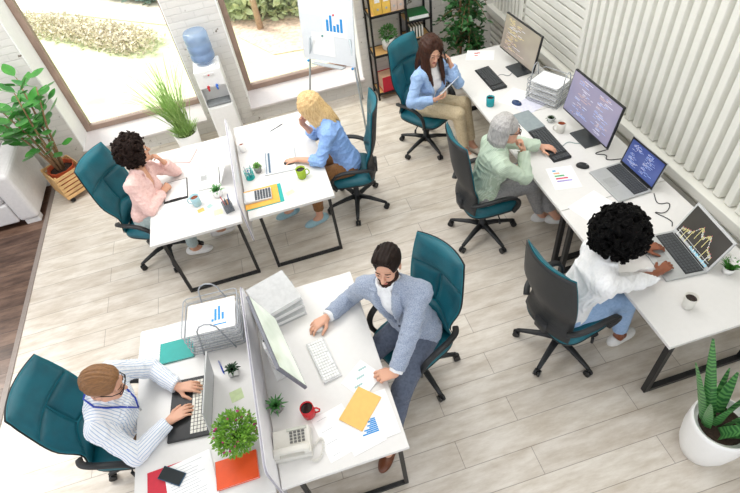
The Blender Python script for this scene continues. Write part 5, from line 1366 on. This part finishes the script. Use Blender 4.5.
        for k in range(S.get('locks', 64)):
            am = S.get('amin', 38); a = R_(q.uniform(am, 360-am)) if k % 4 else R_(q.choice((q.uniform(am, am+42), q.uniform(318-am, 360-am))))
            ca, sa = math.cos(a), math.sin(a); jr = q.uniform(-.004, .007)
            path = [H(part*.6+.012*sa, -.0+.02*ca, .122)]
            for e in (68, 48, 28, 8, -14):
                ce, se = math.cos(R_(e)), math.sin(R_(e)); path.append(H((.087+hw+jr)*ce*sa+part*.4*max(0, se), -.018+(.105+jr)*ce*ca, .030+(.091+jr)*se))
            ln = Lh*q.uniform(.72, 1.12); out = (fw*S.get('drape', .05) if ca > -.05 else -fw*S.get('drape_back', .03))
            p3 = path[-1]+(-hu*.035); p4 = p3+nrm(-hu*.6+sag)*ln*.5+(hr*sa*.010-hf*.008)+out*.6; p5 = p4+nrm(sag*1.0-hu*.15)*ln*.5+hr*sa*q.uniform(-.025, .01)+hf*q.uniform(-.02, .015)+out*.9
            path += [p3, p4, p5]; rad = [.012]+[.0135]*5+[.013, .0115, .0035]
            for x, y, ra, rb in zip(path[:-1], path[1:], rad[:-1], rad[1:]): hv.add(rc(x, y, ra, rb), .016)
        hv.ripple(hair_strip(hf, hu, hr, hc, S['seed'], .0014))
        hv.cut(ell(H(0, .135, -.055+S.get('face_z', .012)), HR, A3(.060+S.get('face_w', 0), .085, .118)*hs), .010)
    elif kind == 'curly':
        Rr = A3(S['curl_r'])
        hv.add(ell(H(0, -.035, .02), HR, Rr*.86), .0)
        for k in range(S['curls']):
            d = nrm(A3(q.gauss(0, 1), q.gauss(0, 1), q.gauss(.2, 1)))
            if d[1] > .55 and d[2] < .35: continue
            p = H(0, -.035, .02)+(hr*d[0]*Rr[0]+hf*d[1]*Rr[1]+hu*d[2]*Rr[2])*q.uniform(.82, 1.06)
            hv.add(ell(p, np.eye(3), A3(1, 1, 1)*q.uniform(.009, .020)), .004)
            if k % 2 == 0:
                c0 = nrm(np.cross(d, A3(q.gauss(0, 1), q.gauss(0, 1), q.gauss(0, 1)))); dn = np.cross(d, c0); rr_ = q.uniform(.010, .018); pr = None
                for j in range(7):
                    an = j*1.05; w3 = hr*(c0*math.cos(an)+dn*math.sin(an))[0]+hf*(c0*math.cos(an)+dn*math.sin(an))[1]+hu*(c0*math.cos(an)+dn*math.sin(an))[2]
                    d3 = hr*d[0]+hf*d[1]+hu*d[2]; pp = p+w3*rr_+d3*(.004*j)
                    if pr is not None: hv.add(rc(pr, pp, .0062, .0058), .002)
                    pr = pp
        hv.cut(ell(H(0, .15, -.055), HR, A3(.075, .095, .115)*hs), .012)
    hv.keep(lambda X, Y, Z_: 0*X+0*Y+(M[2]-S.get('hair_low', .3)-Z_))
    hv.mesh('hair', S['hairm'], th, org); del hv
    if S.get('beard'):
        bv = Vol(hc-.2, hc+.2, .004); o = .0035
        bv.add(ell(H(0, .030, -.045), HR, (A3(.0575, .0635, .079)+o)*hs), .0); bv.add(ell(H(0, .071, -.100), HR, (A3(.024, .020, .020)+o)*hs), .03)
        bv.add(rc(H(-.05, .02, -.07), H(0, .07, -.10), .020+o, .018+o), .03); bv.add(rc(H(.05, .02, -.07), H(0, .07, -.10), .020+o, .018+o), .03); bv.add(ell(H(0, .088, -.053), HR, A3(.026, .012, .007)*hs), .008)
        bv.ripple(hair_strip(hf, hu, hr, hc, 5, .0012))
        bv.cut(ell(H(0, .11, .0), HR, A3(.075, .055, .048)*hs), .008); bv.cut(ell(lipA-hu*.005, HR, A3(.021, .03, .011)*hs), .003)
        bv.cut(ell(H(.034, .085, -.035), HR, A3(.026, .03, .026)*hs), .006); bv.cut(ell(H(-.034, .085, -.035), HR, A3(.026, .03, .026)*hs), .006)
        bv.keep(lambda X, Y, Z_: ((X-hc[0])*hu[0]+(Y-hc[1])*hu[1]+(Z_-hc[2])*hu[2])-.01)
        bv.keep(lambda X, Y, Z_: -((X-hc[0])*hf[0]+(Y-hc[1])*hf[1]+(Z_-hc[2])*hf[2])-.004)
        bv.mesh('beard', S.get('beardm', S['hairm']), th, org); del bv
    if S.get('glasses'):
        m = MB(); L2w = lambda a, b, c_: tuple(H(a, b, c_)-org)
        for s_ in (-1, 1):
            m.tube([L2w(s_*(.034+.025*math.copysign(abs(math.cos(a))**.6, math.cos(a))), .108-.012*(math.cos(a) > 0)*abs(math.cos(a)), -.002+.018*math.copysign(abs(math.sin(a))**.6, math.sin(a))) for a in [2*PI*i/20 for i in range(20)]], .003, n=6, closed=True)
            m.tube([L2w(s_*.058, .097, .006), L2w(s_*.078, .06, .006), L2w(s_*.083, -.01, .006), L2w(s_*.081, -.03, -.012)], .003, n=6)
        m.tube([L2w(-.010, .109, .002), L2w(0, .112, .004), L2w(.010, .109, .002)], .0028, n=6); m.build('glasses', mat('black_frames', '121214', .25), th)
    info = dict(th=th, H=H, org=org, M=M, t=t_, rt=rt, fw=fw, shR=shR, shL=shL, elR=elR, elL=elL)
    return info
# ------------------------------------------------------------------ the seven people
SK1 = skin_mat('light_skin', 'd9a58a', 'b5655c'); SK2 = skin_mat('tan_skin', 'd09c7e', 'a35a4c'); SK3 = skin_mat('dark_skin', '8a5238', '6b352c')
def cloth(name, c, c2=None, rough=.85, scale=60): return mat(name, c, rough, var=.04, scale=scale, hex2=c2, bump=.12, bscale=500, sheen=.1)
DN = (0, 0, -1)
TYPE = (12, 25, 18)
# man in the striped shirt
I1 = person(dict(label='man in a blue striped white shirt with glasses and a blue lanyard, typing', seed=1, skin=SK1, girth=1.06,
    pelvis=(-1.56, 1.91, .565), chest=(-1.475, 1.86, 1.035), right=(-.17, -.98, 0), prt=(-.2, -.98, 0), head=(-1.39, 1.835, 1.21), hf=(.88, -.12, -.42), hair_o=.011,
    wrR=(-1.185, 1.725, .787), wrL=(-1.125, 1.945, .787), poleR=(-.4, -.8, -.6), poleL=(-.2, .95, -.5),
    hR=dict(u=(.95, .35, .02), n=DN, curl=TYPE), hL=dict(u=(.95, -.25, .02), n=DN, curl=TYPE),
    anR=(-1.10, 1.78, .09), anL=(-1.08, 1.98, .09), toe=(1, -.1, 0), trousers=cloth('khaki_cotton', '7d6149'), shoe=cloth('brown_leather', '4a2f22', rough=.4),
    tops=[dict(name='shirt', o=.016, material=stripe_mat('striped_shirt', 'eceef2', 'a9bcd6', .017, .62), collar=(.064, .011, True), neck=.058, sleeve=.96, hem=-.03, attr=True, fold=.008, cuffr=.012)],
    hair='short', hairm=mat('light_brown_hair', '8c6239', .55, var=.25, scale=60, hex2='6b4728', stretch=(.4, 3, 3)), brow=mat('brown_brow', '6d4a2c', .6), glasses=True))
def strap(I, pts, name, m_, w_=.014, th_=.003):
    b = MB(); b.tube([tuple(A3(p)-I['org']) for p in pts], 1, flat=(w_, th_), up=(0, 0, 1) if False else None); return b.build(name, m_, I['th'])
M_, t_, r_, f_ = I1['M'], I1['t'], I1['rt'], I1['fw']
LB = mat('blue_lanyard', '1d3fb0', .5)
pts = []
for k in range(25):
    a = -PI*.62+PI*1.24*k/24; 
    pts.append(M_+t_*(.075-.045*abs(math.sin(a))**2)-f_*.078*math.cos(a)+r_*.095*math.sin(a)*(1 if abs(a) < PI/2 else 1))
for s_ in (1, -1):
    pass
end = M_-t_*.17+f_*.155
path = [end]+[M_-t_*.09+f_*.150-r_*.03, M_-t_*.0+f_*.112-r_*.062]+[M_+t_*(.062)+f_*.05-r_*.088, M_+t_*.085-f_*.01-r_*.088, M_+t_*.095-f_*.07-r_*.04, M_+t_*.095-f_*.075+r_*.04, M_+t_*.085-f_*.01+r_*.088, M_+t_*.062+f_*.05+r_*.088, M_+f_*.112+r_*.062, M_-t_*.09+f_*.150+r_*.03, end]
b = MB(); b.tube([tuple(A3(p)-I1['org']) for p in path], .0055, n=6); b.build('lanyard', LB, I1['th'])
b = MB(); b.tube([tuple(end-I1['org']), tuple(end-t_*.04+f_*.004-I1['org'])], .006, n=6); b.build('lanyard_clip', SILVER, I1['th'])

# bearded man
I2 = person(dict(label='bearded man in a grey blue blazer and white shirt, hand on a mouse', seed=2, skin=SK1, girth=1.04,
    pelvis=(.53, 1.985, .565), chest=(.385, 2.02, 1.06), right=(-.80, .60, 0), prt=(-.45, .89, 0), sw=.205, head=(.385, 2.045, 1.262), hf=(-.50, -.80, -.06),
    wrR=(-.075, 2.135, .79), wrL=(.245, 1.56, .80), poleR=(-.1, .6, -.9), poleL=(.7, -.1, -.7),
    hR=dict(u=(-.93, -.35, -.02), n=(0, 0, -1), curl=(18, 30, 22)), hL=dict(u=(-.95, .12, .05), n=(-.15, .25, -1), curls=((30, 40, 20), (34, 45, 25), (40, 48, 28), (45, 50, 30)), thumb=(.75, .45, .4), thumb2=(.95, .0, .3)),
    knL=(.27, 1.56, .555), anL=(.10, 1.40, .12), knR=(.10, 1.87, .555), anR=(-.08, 1.90, .12), toe=(-.65, -.75, 0), cuff=.93, leg=(.45, .44),
    trousers=cloth('slate_trousers', '5c6578', '4d5566'), shoe=mat('tan_leather', '6f3d22', .35, var=.15), sole=mat('dark_sole', '2a1a12', .6),
    tops=[dict(name='shirt', o=.009, material=cloth('white_cotton', 'eff0f2'), collar=(.063, .011, True), neck=.057, sleeve=.985, sl_o=.007, hem=.02, fold=.003, cuffr=.012),
          dict(name='blazer', o=.024, material=mat('heather_blazer', 'a3adbf', .9, var=.12, scale=160, hex2='7d8aa1', sheen=.15), neck=.078, sleeve=.90, sl_o=.017, hem=-.06, fold=.008, open_=(.24, .050), lapel=True, collar=(.080, .011, 'back'), seed=7, cuffr=.016)],
    hair='short', tousle=22, hair_o=.011, hairm=mat('dark_brown_hair', '21130c', .6, var=.3, scale=70, spec=.2), beard=True, beardm=mat('brown_beard', '3d261a', .7, var=.3, scale=90, spec=.2)))

# woman in pink
I3 = person(dict(label='woman in a pale pink blouse with dark curly hair, looking up from her desk', seed=3, fem=True, skin=SK2,
    pelvis=(-1.46, 4.07, .565), chest=(-1.345, 4.085, 1.00), right=(-.45, -.89, 0), prt=(-.45, -.89, 0), head=(-1.30, 4.165, 1.20), hf=(.93, .33, -.06),
    wrR=(-1.215, 4.04, .80), wrL=(-1.135, 4.205, .995), poleR=(-.2, -.8, -.7), poleL=(.9, .5, -1), arm=(.27, .235),
    hR=dict(u=(.55, .80, .1), n=(-.4, .3, -.85), curl=(62, 75, 45), thumb=(.5, .6, .5)), hL=dict(u=(-.35, -.10, 1), n=(-.9, -.35, -.2), curl=(35, 45, 30)),
    knR=(-1.12, 3.84, .56), anR=(-1.20, 3.96, .09), knL=(-1.04, 4.02, .57), anL=(-.94, 4.14, .09), toeR=(.95, -.1, 0), toeL=(1, .1, 0), toe=(1, 0, 0), cuff=.84,
    trousers=cloth('pale_jeans', 'a9b8b8', '93a5a6'), shoe=cloth('white_sneaker', 'ebe9e6', rough=.6),
    tops=[dict(name='blouse', o=.015, material=cloth('pale_pink_blouse', 'eac6be', 'e0b6ae'), neck=.058, open_=(.13, .032), sleeve=.93, hem=-.06, fold=.008, collar=(.066, .012, True))],
    hair='curly', curl_r=(.130, .132, .142), curls=760, hairm=mat('dark_curly_hair', '22140e', .65, var=.3, scale=60, spec=.15), lids=False))

# blonde woman
I4 = person(dict(label='blonde woman in a blue shirt leaning on one hand at the back right desk', seed=4, fem=True, skin=SK1,
    pelvis=(.52, 4.03, .565), chest=(.40, 4.10, 1.00), right=(.10, .99, 0), prt=(.17, .98, 0), head=(.285, 4.17, 1.185), hf=(-.86, .20, -.46),
    wrR=(.185, 4.275, .97), wrL=(.055, 4.005, .775), poleR=(-.5, .4, -1), poleL=(.3, -.8, -.6), arm=(.27, .24),
    hR=dict(u=(.12, -.22, 1), n=(.45, -.7, -.1), curl=(25, 40, 25)), hL=dict(u=(-.97, .22, .0), n=DN, curl=(12, 18, 12)),
    knL=(.15, 3.94, .56), anL=(.11, 3.90, .09), knR=(.12, 4.13, .56), anR=(-.16, 4.13, .09), toeL=(-1, -.25, 0), toeR=(-1, -.2, 0), toe=(-1, -.2, 0), cuff=.80,
    trousers=cloth('caramel_trousers', '8d6238', '7b532d'), shoe=cloth('pale_blue_shoe', '9cc3cf', rough=.6), sole=WPLAS,
    tops=[dict(name='shirt', o=.018, material=cloth('cornflower_shirt', '8fb2e6', '7ea2da'), neck=.060, open_=(.12, .04), sleeve=.42, hem=-.08, fold=.010, collar=(.066, .012, True), cuffr=.022)],
    hair='long', hair_len=.24, hairm=mat('blonde_hair', 'e0c08a', .5, var=.2, scale=40, hex2='c09660', stretch=(3, 3, .5)), brow=mat('blonde_brow', '8a6540', .6), sag=(.55, -.1, -1), drape=0, drape_back=.0, locks=130, hair_w=.0))

# woman on the phone
I5 = person(dict(label='long-haired woman in a light blue blazer holding a phone to her ear and a paper', seed=5, fem=True, skin=SK1,
    pelvis=(1.565, 4.66, .565), chest=(1.59, 4.56, 1.02), right=(-.93, -.36, 0), prt=(-.75, -.66, 0), head=(1.60, 4.53, 1.235), hs=1.05, face_z=.030, hf=(.10, -.88, -.27), hu=(.06, 0, 1),
    wrR=(1.555, 4.345, .80), wrL=(1.768, 4.435, 1.085), poleR=(-1, .0, -.5), poleL=(.55, -.8, -.9), arm=(.27, .24),
    hR=dict(u=(.75, -.30, .15), n=(.1, .5, .85), curl=(30, 40, 20), thumb=(.75, .45, .4)), hL=dict(u=(-.30, .22, 1), n=(-.9, -.05, -.4), curl=(22, 40, 25)),
    knR=(1.80, 4.33, .575), knL=(1.93, 4.47, .575), anR=(1.86, 4.25, .12), anL=(1.97, 4.33, .12), toe=(.5, -.85, 0), cuff=.86,
    trousers=cloth('beige_trousers', 'd9c7a6', 'cbb893'), shoe=cloth('cream_shoe', 'dcd3c4', rough=.5),
    tops=[dict(name='top', o=.008, material=cloth('white_top', 'f1efee'), neck=.062, vdepth=.03, vwid=.035, sleeve=0, arms=False, hem=.0, fold=.004),
          dict(name='blazer', o=.020, material=cloth('sky_blue_blazer', '9fbce2', '8fadd6'), neck=.072, sleeve=.93, sl_o=.014, hem=-.06, fold=.007, open_=(.34, .10), lapel=True, seed=4, cuffr=.014)],
    hair='long', hair_len=.27, hairm=mat('chestnut_hair', '432518', .45, var=.3, scale=40, hex2='27150d', stretch=(3, 3, .5), spec=.25), sag=(0, 0, -1), face_w=.004, drape=.055, drape_back=.04, locks=110))

# grey-haired woman
I6 = person(dict(label='grey-haired woman in a pale green striped shirt, chin on her fist', seed=6, fem=True, skin=SK1, girth=1.06,
    pelvis=(1.545, 3.14, .565), chest=(1.625, 3.10, .99), right=(-.12, -.99, 0), prt=(0, -1, 0), head=(1.715, 3.105, 1.185), hf=(.92, -.20, -.16), amin=95, face_w=.012,
    wrR=(1.865, 3.085, .965), wrL=(2.125, 3.24, .795), poleR=(.5, -.6, -1), poleL=(.3, .8, -.5), arm=(.28, .25),
    hR=dict(u=(-.25, .12, 1), n=(-.9, .1, -.2), curl=(70, 75, 45), thumb=(.6, .5, .5)), hL=dict(u=(.82, -.55, .0), n=DN, curl=(15, 22, 15)),
    knR=(1.95, 3.03, .58), anR=(2.13, 3.06, .11), knL=(1.98, 3.19, .64), anL=(2.22, 2.96, .14), toeR=(.97, -.15, 0), toeL=(.95, -.3, 0), toe=(.97, -.2, 0), cuff=.84,
    trousers=cloth('grey_trousers', '9b9a9b', '868587'), shoe=cloth('white_trainer', 'e3e2e0', rough=.6),
    tops=[dict(name='shirt', o=.018, material=stripe_mat('sage_shirt', 'b7c9b3', 'cfdccb', .011, .5), neck=.060, open_=(.09, .035), sleeve=.95, hem=-.07, fold=.010, collar=(.066, .012, True), attr=True, cuffr=.018)],
    hair='long', hair_len=.10, hairm=mat('silver_hair', 'b7b4b1', .45, var=.2, scale=50, hex2='93908d', stretch=(3, 3, .5)), brow=mat('grey_brow', '77716c', .6), sag=(.05, 0, -1), glasses=True, hair_w=.002, drape=.0, drape_back=.0, hair_low=-.02, locks=80))

# curly-haired person in white
I7 = person(dict(label='person in a white shirt with big black curls, typing on the chart laptop', seed=7, fem=True, skin=SK3, girth=1.05,
    pelvis=(1.60, 1.79, .565), chest=(1.735, 1.755, .985), right=(-.30, -.95, 0), prt=(-.22, -.97, 0), head=(1.855, 1.80, 1.175), hf=(.86, .15, -.52),
    wrR=(2.175, 1.685, .797), wrL=(2.215, 1.905, .797), poleR=(.2, -.8, -.7), poleL=(.1, .9, -.6), arm=(.28, .25),
    hR=dict(u=(.93, .33, .0), n=DN, curl=TYPE), hL=dict(u=(.95, -.15, .0), n=DN, curl=TYPE),
    knR=(1.99, 1.68, .57), anR=(2.03, 1.66, .10), knL=(2.00, 1.93, .57), anL=(2.06, 1.95, .10), toe=(.97, .2, 0), cuff=.80,
    trousers=cloth('light_blue_jeans', '9fbce0', '8fadd3'), shoe=cloth('white_slip_on', 'e6e5e2', rough=.6),
    tops=[dict(name='shirt', o=.022, material=cloth('white_shirt', 'eeeeee', 'e6e6e7'), neck=.060, open_=(.09, .035), sleeve=.62, hem=-.08, fold=.012, collar=(.066, .013, True), cuffr=.024)],
    hair='curly', curl_r=(.165, .168, .165), curls=1300, hairm=mat('black_curls', '060505', .7, var=.2, spec=.1)))

# things they hold
sheet('document', 'printed sheet with a pale teal chart under the bearded man\'s left hand', 'paper', .035, 1.622, .20, .185, R_(35), z=Z+.006, marks=[(-.08+.013*k, -.03+.007*k+.012*((k*3) % 4-1.5), .014, .013, mat('pale_teal_ink', 'a9c8c8', .7)) for k in range(13)], tilt=(0, R_(-3), R_(35)))
o = sheet('document', 'white sheet of paper held by the woman on the phone', 'paper', 0, 0, .20, .27, 0, z=0, lines=(8, .7))
la = V((.23, .02, .16)).normalized(); wa = V((.06, .80, -.62)); wa = (wa-la*wa.dot(la)).normalized()
o.matrix_world = Matrix.Translation(V((1.615, 4.35, .835))+la*.115+wa*.04) @ Matrix((wa, la, wa.cross(la))).transposed().to_4x4()
t = thing('smartphone', 'dark smartphone held at the ear of the woman in the light blue blazer', 'phone', (1.712, 4.455, 1.185)); t.rotation_euler = (R_(14), R_(-12), R_(-8))
m = MB(); m.box((0, 0, 0), (.009, .074, .150)); m.build('case', mat('phone_black', '15161a', .3), t, bevel=.004)
m = MB(); m.box((-.005, 0, 0), (.001, .066, .142)); m.build('screen', mat('phone_glass', '1a2326', .08), t)
# ------------------------------------------------------------------ camera and light
cam = bpy.data.objects.new('camera', bpy.data.cameras.new('camera')); COL.objects.link(cam)
def cam_axes(yaw, pitch, roll):
    f = V((math.sin(yaw)*math.cos(pitch), math.cos(yaw)*math.cos(pitch), -math.sin(pitch)))
    r = V((math.cos(yaw), -math.sin(yaw), 0)); u = r.cross(f)
    return r*math.cos(roll)+u*math.sin(roll), -r*math.sin(roll)+u*math.cos(roll), f
r, u, f = cam_axes(.145057777, .82467381, -.17649353)
cam.matrix_world = Matrix(((r.x, u.x, -f.x, 0), (r.y, u.y, -f.y, 0), (r.z, u.z, -f.z, 3.7), (0, 0, 0, 1)))
cam.data.sensor_width = 36; cam.data.lens = 511.24*36/740; cam.data.clip_start = .05; cam.data.clip_end = 200
SC.camera = cam
w = bpy.data.worlds.new('sky'); SC.world = w; w.use_nodes = True
bg = w.node_tree.nodes['Background']; bg.inputs['Color'].default_value = lin('f4f8ff'); bg.inputs['Strength'].default_value = 1.4
def sun(name, elev, az, strength, ang, col):
    l = bpy.data.lights.new(name, 'SUN'); l.energy = strength; l.angle = R_(ang); l.color = lin(col)[:3]
    o = bpy.data.objects.new(name, l); COL.objects.link(o)
    d = V((-math.sin(R_(az))*math.cos(R_(elev)), -math.cos(R_(az))*math.cos(R_(elev)), -math.sin(R_(elev))))
    o.rotation_euler = d.to_track_quat('-Z', 'Y').to_euler(); return o
sun('window_daylight', 46, -38, 8, 24, 'fffaf2')
def area(name, loc, target, sx, sy, watt, col='ffffff'):
    l = bpy.data.lights.new(name, 'AREA'); l.shape = 'RECTANGLE'; l.size = sx; l.size_y = sy; l.energy = watt; l.color = lin(col)[:3]
    o = bpy.data.objects.new(name, l); COL.objects.link(o); o.location = loc
    o.rotation_euler = (V(target)-V(loc)).to_track_quat('-Z', 'Y').to_euler(); return o
area('fill_light', (-2.2, 4.3, 4.2), (-2.0, 4.1, 0), 2.4, 1.8, 110)  # added fill without a fixture, brightens the left and window side
area('fill_light', (1.6, 2.6, 4.2), (1.6, 2.6, 0), 2.4, 2.4, 48)  # added fill over the wall desks, no real lamp there
area('fill_light', (.9, 4.9, 4.2), (.9, 5.1, 0), 2.4, 1.6, 60)  # added fill that lifts the darker back right corner
SC.view_settings.view_transform = 'Standard'; SC.view_settings.look = 'None'; SC.view_settings.gamma = 1; SC.view_settings.use_curve_mapping = False
SC.view_settings.exposure = .0
SC.cycles.use_denoising = True
SC.cycles.max_bounces = 8; SC.cycles.transparent_max_bounces = 12
